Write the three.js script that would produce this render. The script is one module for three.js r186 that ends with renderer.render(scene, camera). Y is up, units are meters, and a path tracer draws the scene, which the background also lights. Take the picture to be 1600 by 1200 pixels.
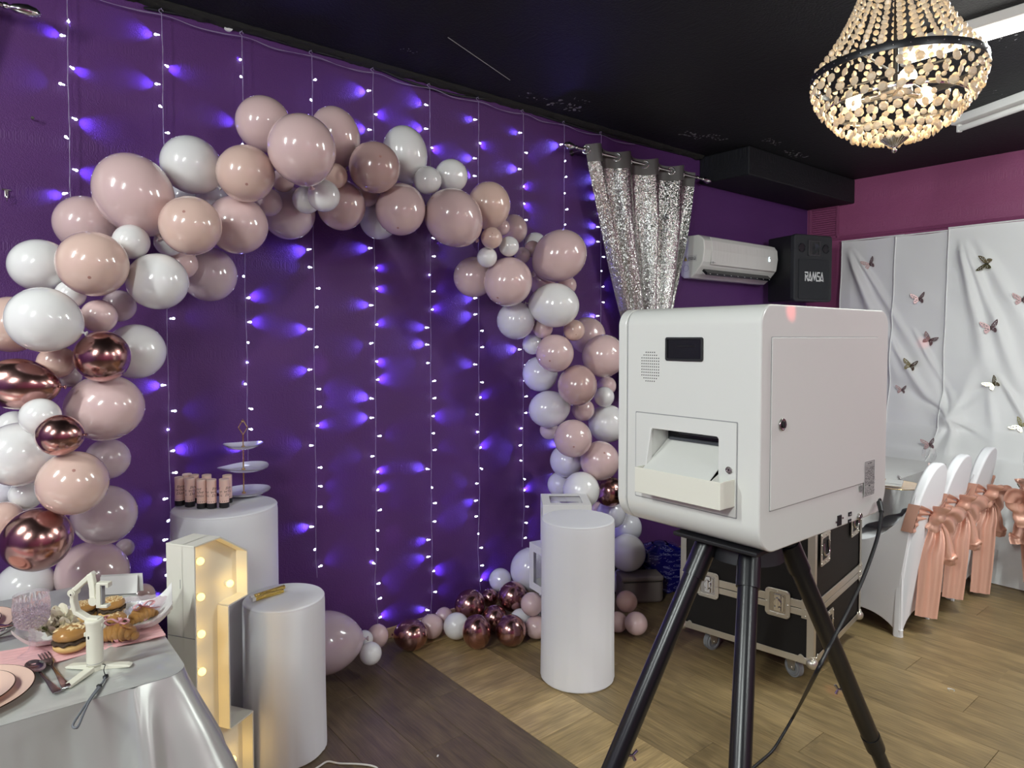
import * as THREE from 'three';
import { RoundedBoxGeometry } from 'three/addons/geometries/RoundedBoxGeometry.js';
import { mergeGeometries, toCreasedNormals } from 'three/addons/utils/BufferGeometryUtils.js';
import { ImprovedNoise } from 'three/addons/math/ImprovedNoise.js';
import { Brush, Evaluator, SUBTRACTION } from 'three-bvh-csg';
import { RectAreaLightUniformsLib } from 'three/addons/lights/RectAreaLightUniformsLib.js';

// ---------------------------------------------------------------- camera, light, exposure
const scene = new THREE.Scene();
scene.background = new THREE.Color(0x000000);
const F = 1053, PX = 800, PY = 565, YAW = 39.2 * Math.PI / 180, PITCH = -2 * Math.PI / 180;
const camera = new THREE.PerspectiveCamera(2 * Math.atan(600 / F) * 180 / Math.PI, 4 / 3, 0.05, 60);
camera.position.set(0, 1.6, 3.17);
camera.rotation.order = 'YXZ';
camera.rotation.set(PITCH, -YAW, 0);
camera.setViewOffset(1600, 1200, 0, 35, 1600, 1200);
camera.updateMatrixWorld(true);
camera.updateProjectionMatrix();
const renderer = new THREE.WebGLRenderer({ antialias: true });
renderer.toneMapping = THREE.LinearToneMapping;
renderer.toneMappingExposure = 1.0;
renderer.shadowMap.enabled = true;
RectAreaLightUniformsLib.init();
const TUBE_LIGHT = 325, TUBE_TINT = new THREE.Color().setRGB(0.93, 1, 0.97);
const LED_CD = 0.16, LED_TINT = new THREE.Color().setRGB(0.2, 0.15, 1);
const CHANDELIER_CD = 0.13, MARQUEE_CD = 0.007;
// fluorescent tubes that hang under the ceiling: [x, first z, last z, brightness]
const TUBES = [[3.52, 1.83, 3.33, 1], [-1.45, 0.75, 1.95, 1.5], [-1.45, 2.5, 4.0, 1.8], [3.52, 4.3, 5.8, 1.2], [1.0, 4.4, 5.9, 1.2]];

// ---------------------------------------------------------------- helpers
const V = (x, y, z) => new THREE.Vector3(x, y, z), { sin, cos, PI, min, max, abs, sqrt, hypot, floor, pow } = Math, R = (d) => d * PI / 180;
function rng(s) { return () => { s = (s + 0x6d2b79f5) | 0; let t = Math.imul(s ^ (s >>> 15), 1 | s); t = (t + Math.imul(t ^ (t >>> 7), 61 | t)) ^ t; return ((t ^ (t >>> 14)) >>> 0) / 4294967296; }; }
const noise = new ImprovedNoise(), N3 = (x, y, z) => noise.noise(x, y, z);
const fwd = V(sin(YAW) * cos(PITCH), sin(PITCH), -cos(YAW) * cos(PITCH)), rgt = V(cos(YAW), 0, sin(YAW)), upv = rgt.clone().cross(fwd), EYE = camera.position.clone();
const ray = (x, y) => fwd.clone().addScaledVector(rgt, (x - PX) / F).addScaledVector(upv, (PY - y) / F);
const at = (x, y, t) => EYE.clone().addScaledVector(ray(x, y), t);
const onAxis = (x, y, a, v) => { const d = ray(x, y); return EYE.clone().addScaledVector(d, (v - EYE[a]) / d[a]); };
const onX = (x, y, v) => onAxis(x, y, 'x', v), onY = (x, y, v) => onAxis(x, y, 'y', v), onZ = (x, y, v) => onAxis(x, y, 'z', v);

const taken = {};
function numbered(n) { const k = taken[n] = (taken[n] ?? -1) + 1; return k ? n + '_' + String(k).padStart(3, '0') : n; }
function tag(o, label, category, group) { o.userData.label = label; o.userData.category = category; if (group) o.userData.group = group; return o; }
function thing(name, label, category, pos = [0, 0, 0], turn = 0, group) {
  const o = new THREE.Group(); o.name = numbered(name); o.position.set(...(pos.isVector3 ? pos.toArray() : pos)); o.rotation.y = turn; scene.add(o);
  return tag(o, label, category, group);
}
function part(parent, name, geo, mat, label) {
  const m = new THREE.Mesh(Array.isArray(geo) ? merge(geo) : geo, mat); m.name = name; m.castShadow = m.receiveShadow = true;
  if (label) m.userData.label = label;
  parent.add(m); return m;
}
function single(name, geo, mat, label, category, group) { const m = part(scene, numbered(name), geo, mat); return tag(m, label, category, group); }
function struct(name, geo, mat) { const m = part(scene, name, geo, mat); m.userData.kind = 'structure'; return m; }
function merge(list) {
  const l = list.map((g) => { const h = g.index ? g.toNonIndexed() : g.clone(); for (const k of Object.keys(h.attributes)) if (!['position', 'normal', 'uv'].includes(k)) h.deleteAttribute(k); if (!h.attributes.uv) h.setAttribute('uv', new THREE.BufferAttribute(new Float32Array(h.attributes.position.count * 2), 2)); h.clearGroups?.(); return h; });
  return mergeGeometries(l);
}
const mv = (g, x = 0, y = 0, z = 0, rx = 0, ry = 0, rz = 0) => { g.applyMatrix4(new THREE.Matrix4().makeRotationFromEuler(new THREE.Euler(rx, ry, rz, 'YXZ'))); return g.translate(x, y, z); };
const box = (w, h, d, x = 0, y = 0, z = 0, r = 0.004, seg = 2) => { r = min(r, w / 2.05, h / 2.05, d / 2.05); return (r > 0 ? new RoundedBoxGeometry(w, h, d, seg, r) : new THREE.BoxGeometry(w, h, d)).translate(x, y, z); };
const cyl = (r1, r2, h, x = 0, y = 0, z = 0, n = 24, open = false) => new THREE.CylinderGeometry(r1, r2, h, n, 1, open).translate(x, y, z);
const ball = (r, x = 0, y = 0, z = 0, a = 16, b = 12) => new THREE.SphereGeometry(r, a, b).translate(x, y, z);
const lathe = (pts, n = 32, x = 0, y = 0, z = 0) => new THREE.LatheGeometry(pts.map((p) => new THREE.Vector2(p[0], p[1])), n).translate(x, y, z);
const curve = (pts, closed = false) => new THREE.CatmullRomCurve3(pts.map((p) => (p.isVector3 ? p : V(...p))), closed, 'catmullrom', 0.5);
const tube = (pts, r, seg = 32, n = 8, closed = false) => new THREE.TubeGeometry(curve(pts, closed), seg, r, n, closed);
const bar = (a, b, r, n = 12, r2 = r) => { a = a.isVector3 ? a : V(...a); b = b.isVector3 ? b : V(...b); const d = b.clone().sub(a), g = new THREE.CylinderGeometry(r2, r, d.length(), n); g.applyQuaternion(new THREE.Quaternion().setFromUnitVectors(V(0, 1, 0), d.clone().normalize())); return g.translate(...a.clone().add(b).multiplyScalar(0.5).toArray()); };
const shape = (pts) => { const s = new THREE.Shape(); pts.forEach((p, i) => (i ? (p.length === 4 ? s.quadraticCurveTo(p[0], p[1], p[2], p[3]) : s.lineTo(p[0], p[1])) : s.moveTo(p[0], p[1]))); return s; };
const ext = (s, depth, bevel = 0.002, seg = 2, cs = 12) => new THREE.ExtrudeGeometry(s, { depth: max(depth - 2 * bevel, 0.0005), bevelEnabled: bevel > 0, bevelThickness: bevel, bevelSize: bevel, bevelOffset: -bevel, bevelSegments: seg, curveSegments: cs }).translate(0, 0, bevel);
const rrect = (w, h, r, x = 0, y = 0) => { const s = new THREE.Shape(), a = x - w / 2, b = y - h / 2; s.moveTo(a + r, b); s.lineTo(a + w - r, b); s.absarc(a + w - r, b + r, r, -PI / 2, 0); s.lineTo(a + w, b + h - r); s.absarc(a + w - r, b + h - r, r, 0, PI / 2); s.lineTo(a + r, b + h); s.absarc(a + r, b + h - r, r, PI / 2, PI); s.lineTo(a, b + r); s.absarc(a + r, b + r, r, PI, 1.5 * PI); return s; };
// a grid surface from f(u, v) -> Vector3, u and v in 0..1
function sheet(f, nu, nv, uvs = 1) {
  const p = [], uv = [], idx = [];
  for (let j = 0; j <= nv; j++) for (let i = 0; i <= nu; i++) { const q = f(i / nu, j / nv); p.push(q.x, q.y, q.z); uv.push(i / nu * uvs, j / nv * uvs); }
  for (let j = 0; j < nv; j++) for (let i = 0; i < nu; i++) { const a = j * (nu + 1) + i, b = a + 1, c = a + nu + 1, d = c + 1; idx.push(a, b, d, a, d, c); }
  const g = new THREE.BufferGeometry(); g.setAttribute('position', new THREE.Float32BufferAttribute(p, 3)); g.setAttribute('uv', new THREE.Float32BufferAttribute(uv, 2)); g.setIndex(idx); g.computeVertexNormals(); return g;
}
// gives a sheet a back face a little behind it, so that cloth has thickness
function thick(g, t) {
  const b = g.clone(), p = b.attributes.position, n = g.attributes.normal;
  for (let i = 0; i < p.count; i++) p.setXYZ(i, p.getX(i) - n.getX(i) * t, p.getY(i) - n.getY(i) * t, p.getZ(i) - n.getZ(i) * t);
  const ix = b.index.array; for (let i = 0; i < ix.length; i += 3) { const s = ix[i]; ix[i] = ix[i + 1]; ix[i + 1] = s; }
  b.computeVertexNormals(); return merge([g, b]);
}
// a ribbon of cloth along points; w(t) its width, a across direction, fold(t) pleat depth
function ribbon(pts, w, across, fold = () => 0, nf = 2, nu = 30, nv = 10, th = 0.0015) {
  const c = curve(pts), A = across.clone().normalize();
  return thick(sheet((u, v) => {
    const q = c.getPoint(v), tg = c.getTangent(v), a = A.clone().addScaledVector(tg, -A.dot(tg)).normalize(), n = a.clone().cross(tg).normalize(), s = u - 0.5;
    return q.addScaledVector(a, s * w(v)).addScaledVector(n, fold(v) * cos(s * 2 * PI * nf));
  }, nv, nu), th);
}
// uv in metres from the position along the two axes across each vertex's normal
function metreUV(g, s = 1, ox = 0, oy = 0) {
  if (g.index) g = g.toNonIndexed();
  const p = g.attributes.position, n = g.attributes.normal, uv = new Float32Array(p.count * 2);
  for (let i = 0; i < p.count; i++) { const x = abs(n.getX(i)), y = abs(n.getY(i)), z = abs(n.getZ(i)); let a, b; if (y >= x && y >= z) { a = p.getX(i); b = p.getZ(i); } else if (x >= z) { a = p.getZ(i); b = p.getY(i); } else { a = p.getX(i); b = p.getY(i); } uv[2 * i] = a / s + ox; uv[2 * i + 1] = b / s + oy; }
  g.setAttribute('uv', new THREE.BufferAttribute(uv, 2)); return g;
}
function dataTex(w, h, f, srgb = false) {
  const d = new Uint8Array(w * h * 4);
  for (let y = 0; y < h; y++) for (let x = 0; x < w; x++) { const c = f(x / w, y / h, x, y), i = (y * w + x) * 4; for (let k = 0; k < 3; k++) d[i + k] = max(0, min(255, (Array.isArray(c) ? c[k] : c) * 255)); d[i + 3] = 255; }
  const t = new THREE.DataTexture(d, w, h); t.wrapS = t.wrapT = THREE.RepeatWrapping; t.magFilter = THREE.LinearFilter; if (srgb) t.colorSpace = THREE.SRGBColorSpace; t.needsUpdate = true; return t;
}
function canvasTex(w, h, draw) { const c = document.createElement('canvas'); c.width = w; c.height = h; draw(c.getContext('2d'), w, h); const t = new THREE.CanvasTexture(c); t.colorSpace = THREE.SRGBColorSpace; t.wrapS = t.wrapT = THREE.RepeatWrapping; return t; }
const tile = (x, y, f, s) => N3(cos(x * 2 * PI) * f, sin(x * 2 * PI) * f + 7 * s, cos(y * 2 * PI) * f + sin(y * 2 * PI) * f * 1.7 + s); // seamless in x and y
const M = (o) => { const c = o.color, p = { ...o }; if (Array.isArray(c)) p.color = new THREE.Color().setRGB(...c); for (const k of ['emissive', 'sheenColor', 'attenuationColor']) if (Array.isArray(p[k])) p[k] = new THREE.Color().setRGB(...p[k]); return new THREE.MeshPhysicalMaterial(p); };

// ---------------------------------------------------------------- materials
const bumpWall = dataTex(512, 512, (u, v) => 0.5 + 0.22 * tile(u, v, 14, 1) + 0.2 * tile(u, v, 28, 2) + 0.12 * tile(u, v, 5, 3));
const rep = (t, x, y = x) => { const c = t.clone(); c.repeat.set(x, y); c.needsUpdate = true; return c; };
const facets = (n, tilt, seed) => { const r = rng(seed), cells = Array.from({ length: n * n }, () => { const a = r() * 2 * PI, t = tilt * sqrt(r()); return [0.5 + 0.5 * sin(t) * cos(a), 0.5 + 0.5 * sin(t) * sin(a), 0.5 + 0.5 * cos(t)]; }); return dataTex(512, 512, (u, v) => cells[floor(v * n) * n + floor(u * n)]); };
const woodTex = dataTex(512, 1024, (u, v) => {
  const w = u + 0.045 * N3(u * 3, v * 1.6, 4) , ring = sin((w * 26 + 5 * N3(u * 2.2, v * 0.9, 9)) * 2.2);
  const g = 0.8 + 0.03 * ring + 0.1 * N3(u * 90, v * 9, 2) + 0.05 * N3(u * 26, v * 4, 5) + 0.1 * N3(u * 190, v * 26, 6) + 0.07 * N3(u * 5, v * 6, 8) + 0.05 * N3(u * 12, v * 22, 3);
  return [g, g * 0.985, g * 0.96];
}, true);
const mWallA = M({ color: [0.1, 0.032, 0.15], specularIntensity: 0.6, roughness: 0.5, bumpMap: rep(bumpWall, 2.4), bumpScale: 0.003 });
const mWallB = M({ color: [0.27, 0.062, 0.155], roughness: 0.5, bumpMap: rep(bumpWall, 2), bumpScale: 0.003 });
const mCeil = M({ color: [0.0125, 0.013, 0.0155], roughness: 0.6, specularIntensity: 0.5, bumpMap: rep(bumpWall, 0.9), bumpScale: 0.004 });
const mPlaster = M({ color: [0.03, 0.027, 0.022], roughness: 0.9, bumpMap: rep(bumpWall, 6), bumpScale: 0.01 });
const mFloorBase = M({ color: [0.045, 0.03, 0.018], roughness: 0.6 });
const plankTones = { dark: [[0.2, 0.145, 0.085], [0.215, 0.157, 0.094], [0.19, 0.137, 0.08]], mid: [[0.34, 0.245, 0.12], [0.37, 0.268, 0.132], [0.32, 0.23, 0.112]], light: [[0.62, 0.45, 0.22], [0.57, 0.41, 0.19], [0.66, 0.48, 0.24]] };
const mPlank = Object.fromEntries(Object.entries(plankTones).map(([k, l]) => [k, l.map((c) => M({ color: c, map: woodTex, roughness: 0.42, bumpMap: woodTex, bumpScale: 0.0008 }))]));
const mWhiteGloss = M({ color: [0.74, 0.74, 0.7], roughness: 0.28, clearcoat: 0.6, clearcoatRoughness: 0.12 });
const mWhite = M({ color: [0.78, 0.77, 0.74], roughness: 0.5 });
const mCream = M({ color: [0.79, 0.77, 0.67], roughness: 0.45 });
const mSpandex = M({ color: [0.8, 0.8, 0.82], roughness: 0.62, sheen: 0.4, sheenColor: [1, 1, 1], sheenRoughness: 0.4 });
const mCloth = M({ color: [0.66, 0.65, 0.64], roughness: 0.75, bumpMap: rep(bumpWall, 4), bumpScale: 0.0015 });
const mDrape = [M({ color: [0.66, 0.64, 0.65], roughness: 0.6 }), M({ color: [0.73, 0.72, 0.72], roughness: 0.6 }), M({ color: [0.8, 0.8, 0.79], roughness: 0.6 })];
const mSatin = M({ color: [0.57, 0.58, 0.55], roughness: 0.3, metalness: 0.35, sheen: 0.5, sheenColor: [1, 1, 1], sheenRoughness: 0.3 });
const mRose = M({ color: [0.74, 0.42, 0.32], roughness: 0.3, metalness: 0.25, sheen: 0.5, sheenColor: [1, 0.8, 0.7], sheenRoughness: 0.3 });
const mRunner = M({ color: [0.85, 0.5, 0.5], roughness: 0.8, transmission: 0.25 });
const mBlack = M({ color: [0.008, 0.008, 0.01], roughness: 0.5 });
const mBlackSatin = M({ color: [0.007, 0.007, 0.009], roughness: 0.3 });
const mDarkHole = M({ color: [0.006, 0.007, 0.01], roughness: 0.25 });
const mLam = M({ color: [0.006, 0.0048, 0.0042], roughness: 0.55, specularIntensity: 0.6, bumpMap: rep(bumpWall, 10), bumpScale: 0.0008 });
const mAlu = M({ color: [0.62, 0.59, 0.52], roughness: 0.32, metalness: 0.85 });
const mChrome = M({ color: [0.72, 0.72, 0.72], roughness: 0.14, metalness: 1 });
const mSteel = M({ color: [0.5, 0.48, 0.46], roughness: 0.22, metalness: 1 });
const mGold = M({ color: [0.85, 0.6, 0.25], roughness: 0.22, metalness: 1 });
const mGoldGlitter = M({ color: [0.75, 0.55, 0.14], roughness: 0.22, metalness: 1, normalMap: rep(facets(64, 0.7, 5), 1.2, 1.2) });
const mSequin = M({ color: [0.5, 0.5, 0.48], roughness: 0.26, metalness: 1, normalMap: rep(facets(128, 0.3, 9), 1.7, 1.7) });
const mHeader = M({ color: [0.14, 0.135, 0.13], roughness: 0.45, metalness: 0.3 });
const mRubber = M({ color: [0.2, 0.205, 0.21], roughness: 0.6 });
const mGrey = M({ color: [0.3, 0.3, 0.3], roughness: 0.5 });
const mWire = M({ color: [0.3, 0.24, 0.38], roughness: 0.35 });
const mLed = M({ color: [0.8, 0.85, 1], emissive: [0.72, 0.8, 1], emissiveIntensity: 6, roughness: 0.3 });
const mWarmBulb = M({ color: [1, 0.85, 0.5], emissive: [1, 0.68, 0.16], emissiveIntensity: 3.2, roughness: 0.3 });
const mLampBulb = M({ color: [1, 0.9, 0.7], emissive: [1, 0.82, 0.5], emissiveIntensity: 9, roughness: 0.3 });
const mTubeGlow = M({ color: [1, 1, 0.95], emissive: [1, 0.97, 0.9], emissiveIntensity: 5, roughness: 0.4 });
const mGlass = M({ color: [0.97, 0.95, 0.97], roughness: 0.02, transmission: 1, thickness: 0.004, ior: 1.5 });
const mPane = M({ color: [1, 1, 1], roughness: 0.04, transmission: 1, thickness: 0 });
const latex = (c, o = {}) => M({ color: c, roughness: 0.16, clearcoat: 1, clearcoatRoughness: 0.015, ...o });
const mBalloon = { w: latex([0.8, 0.79, 0.78]), p: latex([0.66, 0.475, 0.465]), o: latex([0.7, 0.495, 0.425]), d: latex([0.5, 0.33, 0.31]), m: latex([0.58, 0.46, 0.49]), l: latex([0.7, 0.68, 0.74]), c: M({ color: [0.5, 0.27, 0.25], roughness: 0.2, metalness: 1, clearcoat: 0.6, clearcoatRoughness: 0.05 }) };
const mSpot = M({ color: [0.4, 0.2, 0.17], roughness: 0.5 });

// ---------------------------------------------------------------- the room
const X1 = 6.15, X0 = -3.2, Z1 = 6.6, CEIL = 3.0;
const fl = struct('floor', box(X1 - X0 + 0.3, 0.1, Z1 + 0.3, (X0 + X1) / 2, -0.056, Z1 / 2, 0), mFloorBase);
{ // planks laid in three fields: dark along z, a light strip laid across, mid brown along z
  const rand = rng(11), cache = {};
  const plank = (w, l, v) => cache[[w, l.toFixed(3), v]] ??= metreUV(box(w - 0.0022, 0.006, l - 0.0022, 0, 0, 0, 0.0012, 1), 1).clone();
  const uvTurn = (g, v) => { const p = g.attributes.position, uv = g.attributes.uv; for (let i = 0; i < p.count; i++) uv.setXY(i, p.getX(i) / 0.26 * 0.32 + v * 0.237, p.getZ(i) / 1.9 + v * 0.31); return g; };
  const lay = (x, z, w, l, tone, turn) => { const v = floor(rand() * 5), key = [w.toFixed(3), l.toFixed(2), v].join(); const g = cache[key] ??= uvTurn(box(w - 0.0016, 0.006, l - 0.0016, 0, 0, 0, 0.001, 1), v); const m = part(fl, 'plank', g, mPlank[tone][floor(rand() * 3)]); m.position.set(x, -0.003, z); m.rotation.y = turn; };
  const field = (xa, xb, za, zb, w, tone, len) => { for (let i = 0, x = xa; x < xb - 0.01; i++, x += w) { let z = za, first = len * [0.35, 0.8, 0.55, 0.2, 0.95][i % 5]; const ww = min(w, xb - x); while (z < zb - 0.01) { const l = min(first, zb - z); lay(x + ww / 2, z + l / 2, ww, l, tone, 0); z += l; first = len; } } };
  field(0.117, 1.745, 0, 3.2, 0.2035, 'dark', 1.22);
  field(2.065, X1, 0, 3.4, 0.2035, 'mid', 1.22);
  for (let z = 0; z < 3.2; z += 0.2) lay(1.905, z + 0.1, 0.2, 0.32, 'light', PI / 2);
}
const wallA = struct('wall_back', metreUV(box(X1 - X0 + 0.3, CEIL + 0.1, 0.15, (X0 + X1) / 2, CEIL / 2, -0.075, 0)), mWallA);
const wallB = struct('wall_right', metreUV(box(0.15, CEIL + 0.1, Z1 + 0.3, X1 + 0.075, CEIL / 2, Z1 / 2, 0)), mWallB);
struct('wall_left', metreUV(box(0.15, CEIL + 0.1, Z1 + 0.3, X0 - 0.075, CEIL / 2, Z1 / 2, 0)), mWallA);
struct('wall_front', metreUV(box(X1 - X0 + 0.3, CEIL + 0.1, 0.15, (X0 + X1) / 2, CEIL / 2, Z1 + 0.075, 0)), mWallB);
const chipTex = canvasTex(2048, 1440, (g, w, h) => { // black paint with pale chips where it has flaked
  g.fillStyle = '#fff'; g.fillRect(0, 0, w, h); });
const ceil = struct('ceiling', metreUV(box(X1 - X0 + 0.3, 0.12, Z1 + 0.3, (X0 + X1) / 2, CEIL + 0.06, Z1 / 2, 0)), mCeil);
{ // flaked paint hanging from the ceiling
  const r = rng(31), mChip = M({ color: [0.3, 0.3, 0.31], roughness: 0.8 });
  const flake = (x, z, n, sx, sz, big) => { const l = []; for (let i = 0; i < n; i++) { const s = big * (0.4 + r()); l.push(mv(new THREE.CircleGeometry(s, 5).scale(1, 0.3 + 0.5 * r(), 1), x + (r() - 0.5) * sx, CEIL - 0.0015 - 0.004 * r(), z + (r() - 0.5) * sz, PI / 2 + 0.3 * (r() - 0.5), 0, r() * 6)); } const m = part(ceil, 'paint_flakes', l, mChip); m.userData.kind = 'stuff'; };
  const spots = [[870, 160, 30, 0.5, 0.12, 0.012], [1085, 212, 26, 0.26, 0.08, 0.01], [1120, 214, 24, 0.22, 0.08, 0.009], [1208, 221, 18, 0.22, 0.07, 0.01], [1240, 240, 22, 0.3, 0.1, 0.011], [640, 78, 7, 0.12, 0.03, 0.006], [1570, 55, 10, 0.3, 0.08, 0.006], [1560, 145, 8, 0.2, 0.05, 0.005], [905, 156, 10, 0.15, 0.05, 0.007]];
  for (const [px, py, n, a, b, s] of spots) { const p = onY(px, py, CEIL); flake(p.x, p.z, n, a, b, s); }
  const q = onY(760, 95, CEIL); const crack = part(ceil, 'crack', bar([q.x - 0.3, CEIL - 0.001, q.z + 0.1], [q.x + 0.25, CEIL - 0.001, q.z - 0.12], 0.002, 5), mChip);
  const h = onY(1337, 25, CEIL); part(ceil, 'hook', mv(new THREE.TorusGeometry(0.014, 0.0025, 6, 16), h.x, CEIL - 0.014, h.z, 0, 0.6, 0), mWhite);
}
struct('beam', metreUV(box(X1 - 4.46, CEIL - 2.79, 0.43, (X1 + 4.46) / 2, (CEIL + 2.79) / 2, 0.215, 0.012)), mCeil);
struct('baseboard_back', box(2.5 - X0, 0.053, 0.014, (X0 + 2.5) / 2, 0.0265, 0.007, 0.003), M({ color: [0.5, 0.32, 0.19], roughness: 0.5 }));
struct('trim_1', box(0.012, 0.03, Z1, X1 - 0.006, 2.5, Z1 / 2, 0.004), mWallB);
{ // crumbling plaster along the top of the purple wall
  const g = sheet((u, v) => { const x = 0.3 + u * 4.15, n = N3(x * 6, 1, 2) * 0.5 + N3(x * 21, v * 3, 5) * 0.35 + N3(x * 60, v * 9, 1) * 0.2, a = v * PI / 2, rr = 0.022 + 0.016 * n; return V(x, CEIL + 0.002 - rr * 1.1 * sin(a) - (v > 0.4 ? 0.004 * n : 0), 0.001 + (rr + 0.03) * cos(a)); }, 420, 8);
  struct('trim_2', g, mPlaster);
}
{
  const p = (px, py) => { const q = onZ(px, py, 0.012); return [q.x, q.y, 0.012]; };
  single('wall_cable', tube([p(225, 12), p(330, 33), p(440, 66), p(520, 88), p(580, 104), p(640, 128), p(710, 148), p(790, 160), p(850, 182), p(950, 212), p(1060, 240)], 0.006, 120, 6), mBlack, 'black cable tacked along the top of the purple wall', 'cable');
  const h = (px, py) => onZ(px, py, 0);
  const nail = (px, py, label) => { const q = h(px, py), t = thing('wall_nail', label, 'nail', [q.x, q.y, 0]); part(t, 'shank', mv(cyl(0.0022, 0.0022, 0.026, 0, 0, 0, 8), 0, 0, 0.013, PI / 2), mSteel); part(t, 'head', mv(cyl(0.006, 0.006, 0.003, 0, 0, 0, 12), 0, 0, 0.027, PI / 2), mSteel); };
  nail(50, 187, 'small nail in the purple wall left of the fairy lights, higher of the two');
  const q = h(10, 303), t = thing('wall_hook', 'small metal cup hook on the purple wall by the left edge', 'hook', [q.x, q.y, 0]);
  part(t, 'plate', box(0.012, 0.03, 0.004, 0, 0, 0.002), mSteel); part(t, 'hook', tube([[0, 0, 0.003], [0, -0.006, 0.02], [0, -0.022, 0.022], [0, -0.03, 0.012]], 0.002, 16, 6), mSteel); part(t, 'top_bar', box(0.03, 0.005, 0.005, 0, 0.015, 0.004, 0.002), mSteel);
  const q2 = h(356, 43), t2 = thing('wall_clip', 'round white cable clip above the fairy light wire', 'clip', [q2.x, q2.y, 0]);
  part(t2, 'disc', mv(cyl(0.019, 0.019, 0.012, 0, 0, 0, 24), 0, 0, 0.006, PI / 2), mWhite); part(t2, 'slot', box(0.004, 0.02, 0.004, 0, 0.004, 0.012, 0.001), mSteel);
}
{ // ventilation grille high on the magenta wall
  const a = onX(1266, 333, X1), b = onX(1301, 371, X1), zc = 0.16, yc = 2.655, w = 0.25, h = 0.26;
  const t = thing('wall_vent', 'magenta painted air vent grille on the wall above the loudspeaker', 'vent', [X1 - 0.001, yc, zc]);
  part(t, 'frame', [box(0.014, h + 0.05, 0.025, -0.007, 0, -w / 2), box(0.014, h + 0.05, 0.025, -0.007, 0, w / 2), box(0.014, 0.025, w, -0.007, h / 2 + 0.012, 0), box(0.014, 0.025, w, -0.007, -h / 2 - 0.012, 0)], mWallB);
  for (let i = 0; i < 13; i++) part(t, 'slat', mv(box(0.012, 0.003, w - 0.02, 0, 0, 0, 0.001, 1), -0.007, -h / 2 + 0.012 + i * 0.0198, 0, 0, 0, 0.6), mWallB);
}

// ---------------------------------------------------------------- fluorescent lights
TUBES.forEach(([x, z0, z1, k], i) => {
  const L = z1 - z0, zc = (z0 + z1) / 2, inView = i === 0;
  const t = thing('fluorescent_light', inView ? 'lit fluorescent batten on the black ceiling behind the chandelier' : ['', 'lit fluorescent batten over the dining table corner beside the purple wall', 'lit fluorescent batten over the near end of the dining table', 'lit fluorescent batten behind the photo booth', 'lit fluorescent batten at the rear of the room'][i], 'ceiling light', [x, CEIL, zc]);
  part(t, 'batten', box(0.11, 0.045, L + 0.06, 0, -0.0225, 0, 0.006), mWhite);
  for (const s of [-1, 1]) part(t, 'lamp_holder', box(0.03, 0.06, 0.022, 0, -0.07, s * (L / 2 + 0.012), 0.005), mWhite);
  part(t, 'tube', mv(cyl(0.019, 0.019, L, 0, 0, 0, 20), 0, -0.075, 0, PI / 2), mTubeGlow);
  for (const s of [-1, 1]) { const l = new THREE.RectAreaLight(TUBE_TINT, TUBE_LIGHT * k, 0.04, L); l.position.set(x + s * 0.024, CEIL - 0.093, zc); l.lookAt(x + s * 1.024, CEIL - 0.093 - 0.75, zc); l.name = 'tube_light'; l.castShadow = true; scene.add(l); } // a tube shines to both sides
});
{
  const a = onY(1495, 192, 2.97), b = onY(1640, 140, 2.97), d = b.clone().sub(a), t = thing('fluorescent_light', 'unlit white batten light on the ceiling right of the chandelier', 'ceiling light', [(a.x + b.x) / 2, CEIL, (a.z + b.z) / 2], Math.atan2(d.x, d.z));
  const L = d.length(); part(t, 'batten', box(0.1, 0.05, L, 0, -0.025, 0, 0.006), mWhite); part(t, 'tube', mv(cyl(0.018, 0.018, L - 0.06, 0, 0, 0, 18), 0, -0.075, 0, PI / 2), mWhite); for (const s of [-1, 1]) part(t, 'lamp_holder', box(0.03, 0.05, 0.02, 0, -0.07, s * (L / 2 - 0.02), 0.004), mWhite);
}

// ---------------------------------------------------------------- curtain of fairy lights
// one drop per line: x along the wall, then each lamp's height in the picture and where it points (L/R: at the wall beside the wire, l/r: sideways, C: at the wall, c: at the room)
const DROPS = [
  [0.341, 104, '28C 56L 101R 134l 181R 218c 262R 300L'],
  [0.675, 249, '54L 98R 131L 168c 206c 250C 498r 602L 643r 673C 707R 741r 780l 813c 844l 877L 902l 940L'],
  [1.002, 372, '92C 120c 161R 191L 225c 433c 466R 503R 534c 568C 602C 638c 671c 704L'],
  [1.325, 482, '124c 158c 388L 418l 450c 481c 514L 543c 577L 608r 638r 667R 697l 732r 761r 794r 825L 858c 890r'],
  [1.651, 582, '141L 178R 203L 387L 418R 450R 477L 508R 535l 564R 594R 624L 653L 682r 713l 740R 768R 800r 829c 857c 883C 914r 939r 969R'],
  [1.988, 665, '164L 200L 228R 370r 400r 428C 456r 484R 512L 539L 567l 597r 624r 651R 678c 705r 735L 761c 788r 817r 845L 871L 896R 928r 957L'],
  [2.315, 744, '186L 221R 247L 275L 465L 490L 517c 543r 570L 597c 623R 648l 675C 702R 731c 756l 782L 807l 834c 857r 885r 911R'],
  [2.65, 811, '206L 236r 263L 290R 315R 342r 546L 571r 596R 621r 646r 669C 695l 721l 748c 769R 793r 818r 843r'],
  [2.991, 875, '223L 252c 276c 302c 327c 351c 697L 745L 770L'],
  [3.332, 930, '250c 275L 308L 330C 354L 377L 400c 423c 448r 471r 493L'],
];
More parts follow.
